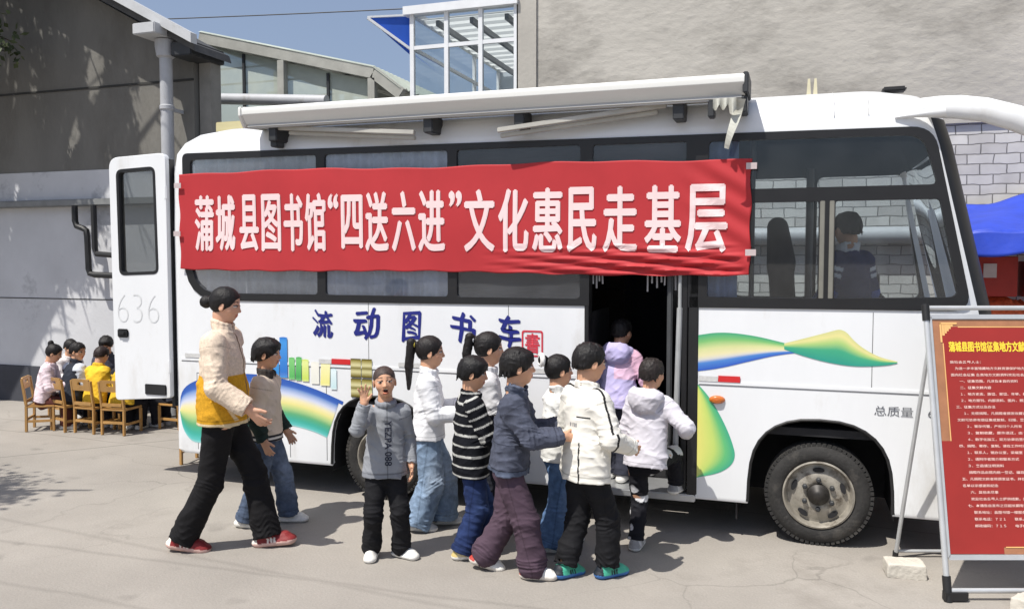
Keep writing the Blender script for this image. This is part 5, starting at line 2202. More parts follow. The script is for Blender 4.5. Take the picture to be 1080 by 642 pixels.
RAIN = [(0, (36, 84, 170)), (0.12, (44, 92, 180)), (0.17, (120, 152, 206)), (0.30, (206, 212, 232)), (0.40, (236, 226, 176)), (0.50, (228, 220, 142)), (0.60, (178, 204, 132)), (0.72, (84, 166, 116)), (0.86, (52, 168, 150)), (0.97, (92, 190, 186)), (1, (150, 206, 204))]
ribbon([(-4.725, 0.60), (-4.715, 0.75), (-4.60, 0.835), (-4.35, 0.90), (-4.05, 0.925), (-3.75, 0.90), (-3.45, 0.83), (-3.215, 0.745)],
       [(-4.725, 0.58), (-4.70, 0.42), (-4.58, 0.315), (-4.30, 0.40), (-4.0, 0.50), (-3.75, 0.545), (-3.5, 0.51), (-3.33, 0.45)], RAIN, clip=in_arch(RW, 0.40, 0.80))
# books
def book(x0_, x1_, z0_, z1_, c, c2=None, lean=0.0):
    c2 = c2 or c
    ribbon([(x0_ + lean, z1_), ((x0_ + x1_) / 2 + lean, z1_ + 0.006), (x1_ + lean, z1_)], [(x0_, z0_), ((x0_ + x1_) / 2, z0_), (x1_, z0_)], [(0, c), (0.1, c2), (0.86, c), (0.9, (236, 238, 236)), (0.93, c), (1, c2)], 4, 14, y=-0.0066)


book(-3.850, -3.775, 0.905, 1.145, (44, 134, 206), (80, 160, 220))
book(-3.768, -3.700, 0.905, 1.215, (38, 112, 196), (64, 146, 216))
book(-3.686, -3.635, 0.895, 1.060, (86, 176, 92), (128, 200, 120))
book(-3.628, -3.578, 0.890, 1.066, (64, 160, 84), (110, 190, 110), 0.006)
book(-3.570, -3.512, 0.885, 1.050, (196, 216, 96), (222, 230, 150))
book(-3.490, -3.420, 0.870, 1.035, (226, 226, 216), (236, 234, 222))
book(-3.410, -3.330, 0.860, 1.040, (232, 226, 140), (238, 234, 180), 0.008)
book(-3.320, -3.270, 0.835, 0.99, (196, 222, 226), (222, 236, 238))
for i in range(2):
    for j in range(2):
        x = -3.148 + 0.092 * i
        z = 0.785 + 0.149 * j
        ribbon([(x, z + 0.142), (x + 0.043, z + 0.142), (x + 0.086, z + 0.142)], [(x, z), (x + 0.043, z), (x + 0.086, z)], [(0, (70, 62, 26)), (0.12, (150, 138, 70)), (0.35, (216, 210, 160)), (0.5, (120, 110, 52)), (0.68, (214, 208, 156)), (0.9, (128, 116, 56)), (1, (60, 54, 24))], 4, 20, y=-0.0066)
def flush_livery():
    lme = bpy.data.meshes.new('livery')
    lme.from_pydata(LV, [], LF)
    set_col(lme, np.array(LC))
    link_mesh('livery', lme, M_LIVERY, bus)
    LV.clear()
    LF.clear()
    LC.clear()


flush_livery()
# swoosh ahead of the door
ribbon([(-0.598, 1.325), (-0.45, 1.352), (-0.25, 1.335), (-0.05, 1.29), (0.06, 1.262)], [(-0.598, 1.09), (-0.45, 1.115), (-0.28, 1.165), (-0.10, 1.215), (0.06, 1.238)],
       [(0, (58, 160, 118)), (0.2, (120, 186, 110)), (0.42, (208, 212, 150)), (0.60, (224, 216, 170)), (0.70, (206, 206, 200)), (0.78, (74, 130, 200)), (1, (36, 84, 184))])
ribbon([(-0.06, 1.290), (0.06, 1.325), (0.20, 1.368), (0.285, 1.395), (0.36, 1.30), (0.48, 1.225), (0.592, 1.200)], [(-0.06, 1.252), (0.06, 1.212), (0.20, 1.178), (0.34, 1.160), (0.45, 1.165), (0.54, 1.175), (0.592, 1.190)],
       [(0, (206, 206, 140)), (0.18, (224, 216, 146)), (0.38, (166, 200, 120)), (0.6, (60, 164, 124)), (1, (36, 148, 132))], y=-0.0034)
ribbon([(-0.590, 1.005), (-0.52, 0.93), (-0.44, 0.80), (-0.375, 0.66), (-0.340, 0.53), (-0.42, 0.44), (-0.59, 0.39)], [(-0.592, 0.98), (-0.592, 0.90), (-0.592, 0.78), (-0.592, 0.66), (-0.592, 0.56), (-0.592, 0.48), (-0.594, 0.40)],
       [(0, (54, 164, 130)), (0.25, (96, 184, 116)), (0.55, (190, 212, 110)), (1, (226, 220, 120))])
flush_livery()
# ------------------------------------------------------------------ banner, poster stand, blocks, chairs, table
def banner_y(x, z):
    """small waves; folds gather along the lower right edge"""
    w = 0.006 * np.sin(x * 2.1 + 1.0) + 0.004 * np.sin(x * 5.3 + z * 3) + 0.0025 * np.sin(z * 9 + x * 2)
    r = np.clip((x + 2.1) / 1.0, 0, 1) * np.clip((1.93 - z) / 0.10, 0, 1) * np.clip((-0.30 - x) / 0.1, 0, 1)
    w = w + r * (0.012 * np.sin((z + 0.10 * (x + 1.3)) * 95) + 0.006 * np.sin((z - 0.05 * x) * 170))
    r2 = np.clip((x + 0.75) / 0.3, 0, 1)
    w = w + r2 * 0.006 * np.sin(z * 40 + x * 25)
    return -0.030 - w


def banner_edge(x, z):
    t = (x + 4.66) / 4.385
    return x, z + 0.010 * np.sin(x * 1.7 + 0.5) * 1.0 + 0.0 * t


NX, NZ = 400, 80
xs = np.linspace(-4.665, -0.275, NX + 1)
vs, fs = [], []
for i, x in enumerate(xs):
    t = i / NX
    zt = 2.500 - 0.047 * t + 0.008 * math.sin(x * 3.1) + 0.004 * math.sin(x * 11)
    zb = 1.737 - 0.024 * t + 0.006 * math.sin(x * 2.3 + 1) + 0.004 * math.sin(x * 17)
    for j in range(NZ + 1):
        z = zb + (zt - zb) * j / NZ
        xx = x + (0.006 * math.sin(z * 21) * (1 if i in (0, NX) else 0))
        vs.append((xx, float(banner_y(np.float64(x), np.float64(z))), z))
for i in range(NX):
    for j in range(NZ):
        a = i * (NZ + 1) + j
        fs.append((a, a + NZ + 1, a + NZ + 2, a + 1))
bn = empty('banner', (-2.45, -0.05, 2.1), 'long red cloth banner with pale Chinese characters stretched along the bus windows', 'banner')
m_ = MB()
m_.add(vs, fs)
cl = m_.build('banner_cloth', mat('red_banner_cloth', lin((184, 52, 57)) * 0.90, 0.65, var=0.06, vscale=3, bump=0.05, bscale=300, spec=0.3, dirt=(lin((150, 34, 38)), 1.6, 0.66, 0.2)), bn, smooth=True, sharp=80, fix=False)
_s = cl.modifiers.new('thick', 'SOLIDIFY')
_s.thickness = 0.002
_s.offset = 1
CH = '蒲城县图书馆“四送六进”文化惠民走基层'
PX = [(-4.515, -4.335), (-4.318, -4.138), (-4.100, -3.925), (-3.900, -3.725), (-3.700, -3.525), (-3.508, -3.325), (-3.305, -3.215), (-3.195, -3.015), (-2.995, -2.805), (-2.780, -2.590),
      (-2.570, -2.360), (-2.330, -2.230), (-2.215, -1.985), (-1.960, -1.740), (-1.715, -1.500), (-1.470, -1.265), (-1.225, -0.990), (-0.945, -0.705), (-0.680, -0.415)]
parts = []
for c_, (a, b_) in zip(CH, PX):
    if c_ in '“”':
        t_ = bold_text(c_, (a, b_, 2.185, 2.300), 0.008)
    else:
        flat_ = 0.02 if c_ in '四' else 0
        t_ = bold_text(c_, (a, b_, 1.870 + flat_, 2.308 - flat_), 0.0075)
    parts.append((t_, 0))
me = join_meshes('lettering', parts)
bm = bmesh.new()
bm.from_mesh(me)
bmesh.ops.triangulate(bm, faces=bm.faces)
for k in range(110):
    bmesh.ops.bisect_plane(bm, geom=bm.verts[:] + bm.edges[:] + bm.faces[:], plane_co=(-4.60 + 0.04 * k, 0, 0), plane_no=(1, 0, 0))
for k in range(12):
    bmesh.ops.bisect_plane(bm, geom=bm.verts[:] + bm.edges[:] + bm.faces[:], plane_co=(0, 1.85 + 0.04 * k, 0), plane_no=(0, 1, 0))
bm.to_mesh(me)
bm.free()


def put_banner(a):
    x, z = a[:, 0], a[:, 1]
    z = z - 0.022 * (x + 2.4) / 4.0
    return np.stack([x, banner_y(x, z) - 0.006 - a[:, 2], z], 1)


map_mesh(me, put_banner)
link_mesh('lettering', me, mat('pale_pink_print', lin((242, 214, 214)) * 0.92, 0.7, var=0.03), bn)
tp = MB()
for (x, z, s) in ((-4.67, 2.02, 1), (-4.655, 2.40, 1), (-0.27, 2.40, 1), (-0.268, 1.86, 1)):
    tp.box(x - 0.035, x + 0.03, -0.056, -0.052, z - 0.02, z + 0.02)
tp.build_each('tape', mat('clear_tape', lin((206, 190, 190)) * 0.85, 0.3), bn)

# --- A-frame poster stand
E_ = Vector((0.9466, 0.3217, 0))          # along the board
N_ = Vector((-0.3217, 0.9466, 0))         # away from the camera
F0 = Vector((0.800, -0.644, 0))
APEX = 1.545
LEAN = 0.33
WB = 0.92


def sp(u, h, d=0.0):
    """point on the stand's front plane: u along, h height, d out of the plane towards the viewer"""
    p = F0 + E_ * u + N_ * (LEAN * h / APEX) + Vector((0, 0, h))
    nrm = (E_.cross((N_ * LEAN + Vector((0, 0, APEX))).normalized()))
    return p + nrm * d


ps = empty('poster_stand', F0, 'silver A-frame poster stand with a red notice board in front of the bus', 'poster stand')
M_TUBE = mat('silver_tube', lin((205, 207, 208)) * 0.9, 0.35, metal=0.35, var=0.08, vscale=8)
a_ = MB()
for u in (0.0, WB):
    a_.tube([sp(u, 0.03), sp(u, APEX)], 0.015, 12)
a_.tube([sp(0, APEX), sp(WB, APEX)], 0.013, 12)
a_.tube([sp(0, 0.055), sp(WB, 0.055)], 0.014, 12)
a_.build('front_frame', M_TUBE, ps, smooth=True)
a_ = MB()
for u in (0.02, WB - 0.02):
    a_.tube([F0 + E_ * u + N_ * (LEAN + 0.33) + Vector((0, 0, 0.0)), sp(u, APEX - 0.14)], 0.012, 10)
a_.tube([F0 + E_ * 0.02 + N_ * (LEAN + 0.33) + Vector((0, 0, 0.04)), F0 + E_ * (WB - 0.02) + N_ * (LEAN + 0.33) + Vector((0, 0, 0.04))], 0.010, 10)
a_.build_each('rear_leg', M_TUBE, ps, smooth=True)
a_ = MB()
for u in (0.0, WB):
    a_.tube([sp(u, 0.0), sp(u, 0.13)], 0.022, 10)
    a_.bar(sp(u, 0.03) - E_ * 0.02, sp(u, 0.03) + E_ * (0.10 if u == 0 else -0.10), 0.04, 0.045)
    a_.tube([sp(u, APEX - 0.07), sp(u, APEX + 0.02)], 0.021, 10)
    a_.tube([F0 + E_ * (0.02 if u == 0 else WB - 0.02) + N_ * (LEAN + 0.33), F0 + E_ * (0.02 if u == 0 else WB - 0.02) + N_ * (LEAN + 0.325) + Vector((0, 0, 0.04))], 0.017, 10)
a_.build('corner_cap', M_BLACK, ps, smooth=True, sharp=40)
B0, B1, H0, H1 = 0.017, WB - 0.017, 0.225, 1.495


def plate(u0, u1, h0, h1, d0, d1, name, m, bev=0):
    q = MB()
    vs = [sp(u, h, d) for d in (d0, d1) for h in (h0, h1) for u in (u0, u1)]
    q.add(vs, [(0, 2, 3, 1), (4, 5, 7, 6), (0, 1, 5, 4), (2, 6, 7, 3), (0, 4, 6, 2), (1, 3, 7, 5)])
    return q.build(name, m, ps, bevel=bev)


plate(B0, B1, H0, H1, -0.006, 0.004, 'board', mat('pale_board', lin((200, 200, 198)) * 0.85, 0.5))
q = MB()
for (u0, u1, h0, h1) in ((B0, B1, H1 - 0.012, H1 + 0.012), (B0, B1, H0 - 0.014, H0 + 0.010), (B0 - 0.004, B0 + 0.008, H0, H1), (B1 - 0.008, B1 + 0.004, H0, H1)):
    vs = [sp(u, h, d) for d in (0.0045, 0.013) for h in (h0, h1) for u in (u0, u1)]
    q.add(vs, [(0, 2, 3, 1), (4, 5, 7, 6), (0, 1, 5, 4), (2, 6, 7, 3), (0, 4, 6, 2), (1, 3, 7, 5)])
q.build('board_trim', M_TUBE, ps)
plate(B0 + 0.012, B1 - 0.012, H0 + 0.014, H1 - 0.016, 0.0046, 0.0060, 'poster_border', mat('bronze_border', lin((176, 122, 88)) * 0.85, 0.6, var=0.12, vscale=14))
U0, U1, V0, V1 = 0.078, WB - 0.078, H0 + 0.05, H1 - 0.055
# red field with notched corners
nc = 0.055
red = [(U0, V0), (U1, V0), (U1, V1 - nc), (U1 - nc * 0.5, V1 - nc), (U1 - nc * 0.5, V1 - nc * 0.5), (U1 - nc, V1 - nc * 0.5), (U1 - nc, V1), (U0 + nc, V1), (U0 + nc, V1 - nc * 0.5), (U0 + nc * 0.5, V1 - nc * 0.5), (U0 + nc * 0.5, V1 - nc), (U0, V1 - nc)]
red = [(U0, V1), (U0, V0 + 0.55), (U0 - 0.052, V0 + 0.55), (U0 - 0.052, H0 + 0.016), (U0 + 0.24, H0 + 0.016), (U0 + 0.24, V0), (U1, V0), (U1, V1)]


def on_board(me, d):
    a = np.array([v.co[:] for v in me.vertices])
    for v, (x, y, z) in zip(me.vertices, a):
        v.co = sp(x, y, d)
    me.update()
    return me


mr_ = on_board(curve_mesh([red]), 0.0074)
link_mesh('poster', mr_, mat('red_poster', lin((158, 44, 38)) * 0.92, 0.5, var=0.10, vscale=2.5), ps)
def on_board_z(me, d):
    for v in me.vertices:
        v.co = sp(v.co.x, v.co.y, d + v.co.z)
    me.update()
    return me


gold = []
line = 0.004
for (u0, u1, h0, h1) in ((U0 + 0.09, U1 - 0.09, V1 - 0.004, V1 + 0.002), (U0 - 0.002, U0 + 0.004, V0 + 0.55, V1 - 0.09), (U0 + 0.25, U1 - 0.09, V0 - 0.003, V0 + 0.003)):
    gold.append(curve_mesh([[(u0, h0), (u1, h0), (u1, h1), (u0, h1)]]))
for sx, cu_ in ((1, U0), (-1, U1)):                     # stepped corner ornaments
    for k in range(5):
        a, b_ = cu_ + sx * 0.012 * k, V1 - 0.012 * (4 - k)
        w_ = 0.014
        gold.append(curve_mesh([[(a, b_), (a + sx * w_, b_), (a + sx * w_, V1 + 0.012), (a, V1 + 0.012)]]))
    gold.append(curve_mesh([[(cu_ - sx * 0.012, V1 - 0.085), (cu_ - sx * 0.002, V1 - 0.085), (cu_ - sx * 0.002, V1 + 0.022), (cu_ - sx * 0.012, V1 + 0.022)]]))
    gold.append(curve_mesh([[(cu_ - sx * 0.012, V1 + 0.024), (cu_ + sx * 0.085, V1 + 0.024), (cu_ + sx * 0.085, V1 + 0.014), (cu_ - sx * 0.012, V1 + 0.014)]]))
M_GOLD = mat('gold_line', lin((238, 186, 120)) * 0.9, 0.5)
for nm_, gs in (('gold_rule', gold[:3]), ('corner_ornament', gold[3:10]), ('corner_ornament', gold[10:])):
    gm = on_board(join_meshes(nm_, [(x, 0) for x in gs]), 0.0088)
    link_mesh(nm_, gm, M_GOLD, ps)
tt = bold_text('蒲城县图书馆征集地方文献资料及书刊的通告', (U0 + 0.030, U1 - 0.03, V1 - 0.138, V1 - 0.080), 0.0018, 4, 0.0002)
on_board_z(tt, 0.0086)
link_mesh('title_lettering', tt, mat('yellow_print', lin((246, 214, 66)) * 0.95, 0.5), ps)
LINES = [(0.030, '致社会各界人士：'), (0.055, '为进一步丰富馆藏地方文献资源保护地方文化遗产更好地为读者服务，现'), (0.030, '面向社会征集 各类地方文献资料欢迎社会各界踊跃捐赠'), (0.075, '一、征集范围，凡涉及本县的资料'), (0.075, '二、征集文献内容'),
         (0.075, '１、地方史志、族谱、家谱、年鉴、统计、地图等'), (0.075, '２、地方报刊、内部资料、图片、照片、碑帖拓片等'), (0.045, '三、征集方式以及办法'), (0.085, '１、无偿捐赠，凡捐赠者颁发收藏证书以资鼓励，对珍贵'), (0.045, '文献可协商有偿征集或复制、扫描、登记'),
         (0.095, '２、寄存代管，产权归个人所有'), (0.095, '３、复制收藏，原件退还，由 馆 方承担'), (0.095, '４、数字化加工，双方协商后签订协议书'), (0.045, '四、捐赠、寄存、复制，请在工作时间联系'), (0.085, '１、联系人，馆办公室，采编室'), (0.085, '２、请附作者简介和联系方式'),
         (0.085, '３、来函请注明资料'), (0.085, '捐赠作品由馆内统一登记、编目、收藏并长期对读者开放'), (0.045, '五、凡捐赠文献者将颁发证书，并在馆内公布捐赠者'), (0.045, '名单以示感谢和纪念'), (0.085, '六、其他未尽事'), (0.085, '欢迎社会各界人士提供线索，共同做好文献工作'), (0.065, '七、本通告自发布之日起长期有效，由本馆负责'), (0.095, '联系地址：县图书馆一楼服务台'), (0.095, '联系电话：７２１　　联系人：馆办公室'), (0.095, '邮政编码：７１５　　电子邮箱　　　特此通告')]
parts = []
h = V1 - 0.185
for ind, s in LINES:
    wmax = U1 - 0.02 - (U0 + ind)
    wd = min(len(s) * 0.0215, wmax)
    parts.append((text_mesh(s, (U0 + ind, U0 + ind + wd, h - 0.016, h), off=0.012), 0))
    h -= 0.0345
bt_ = on_board(join_meshes('lettering', parts), 0.0090)
link_mesh('body_lettering', bt_, mat('pale_print', lin((244, 206, 196)) * 0.9, 0.6), ps)

# --- cement blocks weighing the stand down
M_BLOCK = mat('cement_block', lin((206, 200, 188)) * 0.85, 0.9, var=0.12, vscale=9, bump=0.6, bscale=40)


def block(label, c, rz, s, seed):
    S = Solid()
    rg = np.random.RandomState(seed)
    R = rotz(0)
    S.ell((0, 0, 0), (s[0] * 2, s[1] * 2, s[2] * 2))
    for ax in range(3):
        for sg_ in (1, -1):
            p = np.zeros(3)
            p[ax] = sg_ * s[ax]
            nrm = np.zeros(3)
            nrm[ax] = sg_
            nrm += rg.normal(size=3) * 0.03
            S.half(p, nrm, 0.006)
    S.disp = folds(seed, [(0.003, 60, None), (0.002, 140, None)])
    o = solid_obj('cement_block', S, 0.006, (1, 1, 1), M_BLOCK)
    o.location = (c[0], c[1], s[2] - 0.003)
    o.rotation_euler = (0, 0, rz)
    return tag(o, label, 'block')


block('pale cement block beside the rear leg of the poster stand', (0.625, -0.30), 0.10, (0.105, 0.075, 0.042), 5)
block('pale cement block lying under the middle of the poster stand', (1.20, -0.66), 0.9, (0.105, 0.07, 0.045), 8)

# --- plank on the bus roof
pk = MB()
pk.box(-4.72, -4.10, 0.50, 0.68, 2.90, 2.985)
pk.box(-4.70, -4.66, 0.52, 0.66, 2.80, 2.90)
pk.box(-4.2, -4.16, 0.52, 0.66, 2.82, 2.90)
tag(pk.build('wooden_plank', mat('pale_plank', lin((206, 196, 150)) * 0.8, 0.8, var=0.15, vscale=8, stretch=(0.2, 1, 1)), bevel=0.006), 'pale wooden plank lying on the rear of the bus roof', 'plank')

# --- small wooden chairs and the low table
M_WOOD = mat('varnished_wood', lin((196, 150, 88)) * 0.75, 0.45, var=0.2, vscale=6, stretch=(1, 1, 0.2), coat=0.2)


def make_chair():
    r = empty('wooden_chair')
    q = MB()
    q.box(-0.145, 0.145, -0.14, 0.14, 0.255, 0.278)
    q.build('seat', M_WOOD, r, bevel=0.006)
    for y in (-0.13, 0.13):
        q = MB()
        q.bar((-0.135, y, 0), (-0.13, y, 0.28), 0.026, 0.026)
        q.bar((-0.13, y, 0.28), (-0.165, y, 0.56), 0.026, 0.026)
        q.build('leg', M_WOOD, r, bevel=0.004)
        q = MB()
        q.bar((0.13, y, 0), (0.13, y, 0.255), 0.026, 0.026)
        q.build('leg', M_WOOD, r, bevel=0.004)
    # top panel with a hand hole
    me = curve_mesh([rpoly([(-0.117, 0.455), (0.117, 0.455), (0.117, 0.575), (-0.117, 0.575)], 0.015), rpoly([(-0.04, 0.51), (0.04, 0.51), (0.04, 0.545), (-0.04, 0.545)], 0.015)], extrude=0.008)
    map_mesh(me, lambda a: np.stack([-0.155 + a[:, 2] - (a[:, 1] - 0.455) * 0.12, a[:, 0], a[:, 1]], 1))
    link_mesh('backrest', me, M_WOOD, r)
    q = MB()
    q.box(-0.152, -0.138, -0.117, 0.117, 0.30, 0.335)
    q.build('back_rail', M_WOOD, r, bevel=0.003)
    q = MB()
    for y in (-0.13, 0.13):
        q.box(-0.12, 0.12, y - 0.008, y + 0.008, 0.10, 0.125)
    q.box(-0.142, -0.126, -0.117, 0.117, 0.12, 0.145)
    q.build('stretcher', M_WOOD, r)
    return r


chair0 = make_chair()
CHAIRS = [((-7.60, 1.27), 32, 'small wooden chair under the girl with the topknot'), ((-7.98, 1.92), -12, 'small wooden chair under the boy in white by the wall'), ((-7.33, 1.36), 76, 'small wooden chair under the boy in the dark vest'),
          ((-7.58, 2.16), -58, 'small wooden chair under the boy in the dark jacket by the wall'), ((-7.00, 1.36), 88, 'small wooden chair under the child in the bright yellow jacket'), ((-6.66, 1.38), 96, 'small wooden chair half covered by the open rear door'),
          ((-6.30, 1.80), 178, 'small wooden chair under the child in dark clothes'), ((-5.02, 0.62), 100, 'empty small wooden chair behind the rear corner of the bus')]
for i, ((x, y), a, lb) in enumerate(CHAIRS):
    o = chair0 if i == 0 else copy_tree(chair0)
    o.location = (x, y, 0)
    o.rotation_euler = (0, 0, math.radians(a))
    tag(o, lb, 'chair', 'small wooden chairs round the low table')
tb_ = empty('low_table', (-7.0, 1.78, 0), 'low wooden table ringed by the seated children', 'table')
q = MB()
q.box(-7.36, -6.66, 1.60, 2.0, 0.47, 0.495)
q.build('tabletop', M_WOOD, tb_, bevel=0.008)
for x in (-7.30, -6.72):
    for y in (1.65, 1.95):
        q = MB()
        q.box(x - 0.02, x + 0.02, y - 0.02, y + 0.02, 0, 0.47)
        q.build('leg', M_WOOD, tb_)
# ------------------------------------------------------------------ the people
def split_cream_mustard(V, S, x):
    tg = S.tags(V)
    C = np.tile(lin((214, 196, 176)), (len(V), 1))
    z = (V - x['P']) @ x['up']
    lowb = (z < 0.168 * x['H']) & ((tg == 0) | (tg == 5))
    C[lowb] = lin((201, 150, 44))
    d = V - x['P']
    yy, xx = d @ x['lf'], d @ x['fw']
    pocket = lowb & (np.abs((xx - 0.055 * x['H']) + (z - 0.045 * x['H']) * 0.45) < 0.008) & (np.abs(z - 0.04 * x['H']) < 0.035 * x['H']) & (yy < 0)
    C[pocket] = lin((222, 200, 160))
    C[lowb & (z < -0.004 * x['H'])] = lin((214, 196, 160))
    zipm = (xx > 0.03 * x['H']) & (np.abs(yy) < 0.007) & ((tg == 0) | (tg == 5))
    C[zipm] = lin((120, 100, 80))
    for s, t in ((1, 4), (-1, 2)):
        e = np.linalg.norm(V - x['wri'][s], axis=1)
        C[(tg == t) & (e < 0.028)] = lin((40, 30, 32))
    return C


def hem_bands(base, sleeve=None, bands=(), collar=None, fore=None):
    """plain top with knitted bands at the hem and sleeves of another colour"""
    def f(V, S, x):
        tg = S.tags(V)
        C = np.tile(lin(base), (len(V), 1))
        if sleeve:
            C[(tg >= 1) & (tg <= 4)] = lin(sleeve)
        if fore:
            C[(tg == 2) | (tg == 4)] = lin(fore)
        if collar:
            C[tg == 5] = lin(collar)
        z = (V - x['hem']) @ x['up'] / x['H']
        for z0, z1, c in bands:
            C[(z > z0) & (z < z1) & ((tg == 0))] = lin(c)
        return C
    return f


def knit_stripes(V, S, x):
    tg = S.tags(V)
    C = np.tile(lin((24, 25, 30)), (len(V), 1))
    st = lin((176, 176, 172))
    z = (V - x['P']) @ x['up']
    C[((tg == 0) | (tg == 5)) & ((z / 0.062) % 1 < 0.19)] = st
    for s, t0 in ((1, 3), (-1, 1)):
        for t, a, b in ((t0, x['sho'][s], x['elb'][s]), (t0 + 1, x['elb'][s], x['wri'][s])):
            u = (V - a) @ unit(b - a)
            C[(tg == t) & ((u / 0.058) % 1 < 0.2)] = st
    return C


def piped_white(V, S, x):
    tg = S.tags(V)
    C = np.tile(lin((226, 223, 214)), (len(V), 1))
    d = V - x['P']
    yy, xx, z = d @ x['lf'], d @ x['fw'], d @ x['up']
    H = x['H']
    bl = lin((28, 28, 32))
    for s, t in ((1, 3), (-1, 1)):
        a, b = x['sho'][s], x['elb'][s]
        u = unit(b - a)
        w = V - a
        side = w @ (x['fw'] * -1)
        C[(tg == t) & (np.abs(side - 0.012 * H) < 0.006)] = bl
        a2, b2 = x['elb'][s], x['wri'][s]
        C[(tg == t + 1) & (np.linalg.norm(V - b2, axis=1) < 0.03)] = bl
        m = (tg == t + 1) & (np.abs((V - a2) @ x['fw'] * -1 - 0.0) < 0.007)
        C[m] = bl
    back = (xx < -0.02 * H) & (tg == 0)
    C[back & (np.abs(z - 0.235 * H) < 0.005) & (yy < -0.03 * H)] = bl
    C[back & (np.abs(yy + 0.055 * H) < 0.005) & (z < 0.13 * H)] = bl
    C[back & (np.abs(z - 0.20 * H) < 0.012) & (np.abs(yy + 0.02) < 0.03) & (np.sin(yy * 420) > 0)] = lin((120, 120, 122))
    return C


def jeans(c, fade=(150, 166, 184)):
    def f(V, S, x):
        tg = S.tags(V)
        C = np.tile(lin(c), (len(V), 1))
        for s, t0 in ((1, 3), (-1, 1)):
            a, b = x['hip'][s], x['ankle'][s]
            u = unit(b - a)
            q = (V - a) - ((V - a) @ u)[:, None] * u
            fr = np.clip((q @ (x['Rp'][:, 0])) / 0.05, 0, 1)
            al = np.clip(1 - np.abs(((V - a) @ u) / np.linalg.norm(b - a) - 0.42) / 0.35, 0, 1)
            k = (fr * al * 0.55)[:, None]
            C = C * (1 - k) + lin(fade) * k
        return C
    return f


def splatter(V, S, x):
    C = np.tile(lin((26, 26, 32)), (len(V), 1))
    n = folds(77, [(1.0, 34, None), (0.6, 70, None)])(V.astype(np.float32))
    C[n > np.quantile(n, 0.86)] = lin((205, 205, 208))
    return C


def side_stripe(c, sc):
    def f(V, S, x):
        tg = S.tags(V)
        C = np.tile(lin(c), (len(V), 1))
        for s, t0 in ((1, 3), (-1, 1)):
            a, b = x['hip'][s], x['ankle'][s]
            q = V - a
            m = (np.abs(q @ x['Rp'][:, 0] + 0.01) < 0.007) & (q @ (x['Rp'][:, 1] * s) > 0.0) & (tg >= 1)
            C[m & ((tg == t0) | (tg == t0 + 1))] = lin(sc)
        return C
    return f


def hood_pastel(V, S, x):
    tg = S.tags(V)
    C = np.tile(lin((186, 178, 218)), (len(V), 1))
    C[(tg == 1) | (tg == 2)] = lin((226, 182, 204))
    z = (V - x['P']) @ x['up'] / x['H']
    C[(tg == 0) & (z > 0.16) & ((V - x['P']) @ x['lf'] < 0)] = lin((222, 186, 210))
    return C


def vest(c, sl):
    def f(V, S, x):
        tg = S.tags(V)
        C = np.tile(lin(c), (len(V), 1))
        C[(tg >= 1) & (tg <= 4)] = lin(sl)
        return C
    return f


def school_jacket(V, S, x):
    tg = S.tags(V)
    C = np.tile(lin((34, 44, 92)), (len(V), 1))
    C[tg == 5] = lin((222, 222, 226))
    for s, t in ((1, 3), (-1, 1)):
        u = (V - x['sho'][s]) @ unit(x['elb'][s] - x['sho'][s]) / x['H']
        C[(tg == t) & (((u > 0.035) & (u < 0.055)) | ((u > 0.068) & (u < 0.088)))] = lin((220, 222, 228))
        C[(tg == t + 1)] = lin((52, 84, 170))
    return C


QG = 'people queuing along the bus'
P1 = make_person('person', 'woman in a cream and mustard fleece jacket striding behind the queue of children', 'woman', 1.665, (-3.375, -1.19), 20, adult=True,
    pose=dict(fl=(0.150, 0.025, 0, -6, 4), fr=(-0.150, -0.025, 0.004, 8, -4), hr=(0.46, -0.16, -0.76), er=(-1, -0.3, -0.4), hl=(-0.18, 0.16, -0.90), hpitch=12, lean=0,
              hdr=(0.62, 0.05, -0.75), hnr=(0.3, 0.9, 0.25), curlr=26, spreadr=8),
    top=dict(c=split_cream_mustard, m=FLEECE, hem=-0.012, loose=1.06, collar=0.024, cuff=0.036, long=1, sleeve=0.97, fold=0.75),
    bottom=dict(c=(20, 19, 21), baggy=1.05, flare=0.054, len=1.02, fold=0.8), shoes=dict(c=(122, 32, 34), sole=(205, 170, 160), accent=(225, 215, 205)),
    hair=dict(style='bun', at=(-0.60, 0, -0.04), r=(0.19, 0.17, 0.19), c=(22, 19, 19)), skin=lin((206, 160, 134)), res=0.0055, group=QG, seed=11)
P2 = make_person('person', 'boy in a beige bomber jacket with dark forearms walking beside the woman', 'boy', 1.28, (-3.41, -0.70), 18,
    pose=dict(fl=(0.10, 0.05, 0, 0, 4), fr=(-0.10, -0.05, 0.0, 6, -4), hr=(0.08, -0.12, -0.95), hl=(0.24, 0.10, -0.92), hpitch=4),
    top=dict(c=hem_bands((205, 190, 172), fore=(34, 48, 44), bands=((0, 0.012, (40, 40, 44)), (0.012, 0.022, (220, 216, 208)), (0.022, 0.034, (40, 40, 44))), collar=(60, 56, 54)), hem=0.0, loose=1.12, collar=0.02, sleeve=0.98),
    bottom=dict(c=jeans((76, 88, 108), (120, 132, 150)), m=DENIM, baggy=1.2, flare=0.055), shoes=dict(c=(214, 212, 206)),
    hair=dict(style='bowl', c=(20, 18, 19)), group=QG, seed=12)
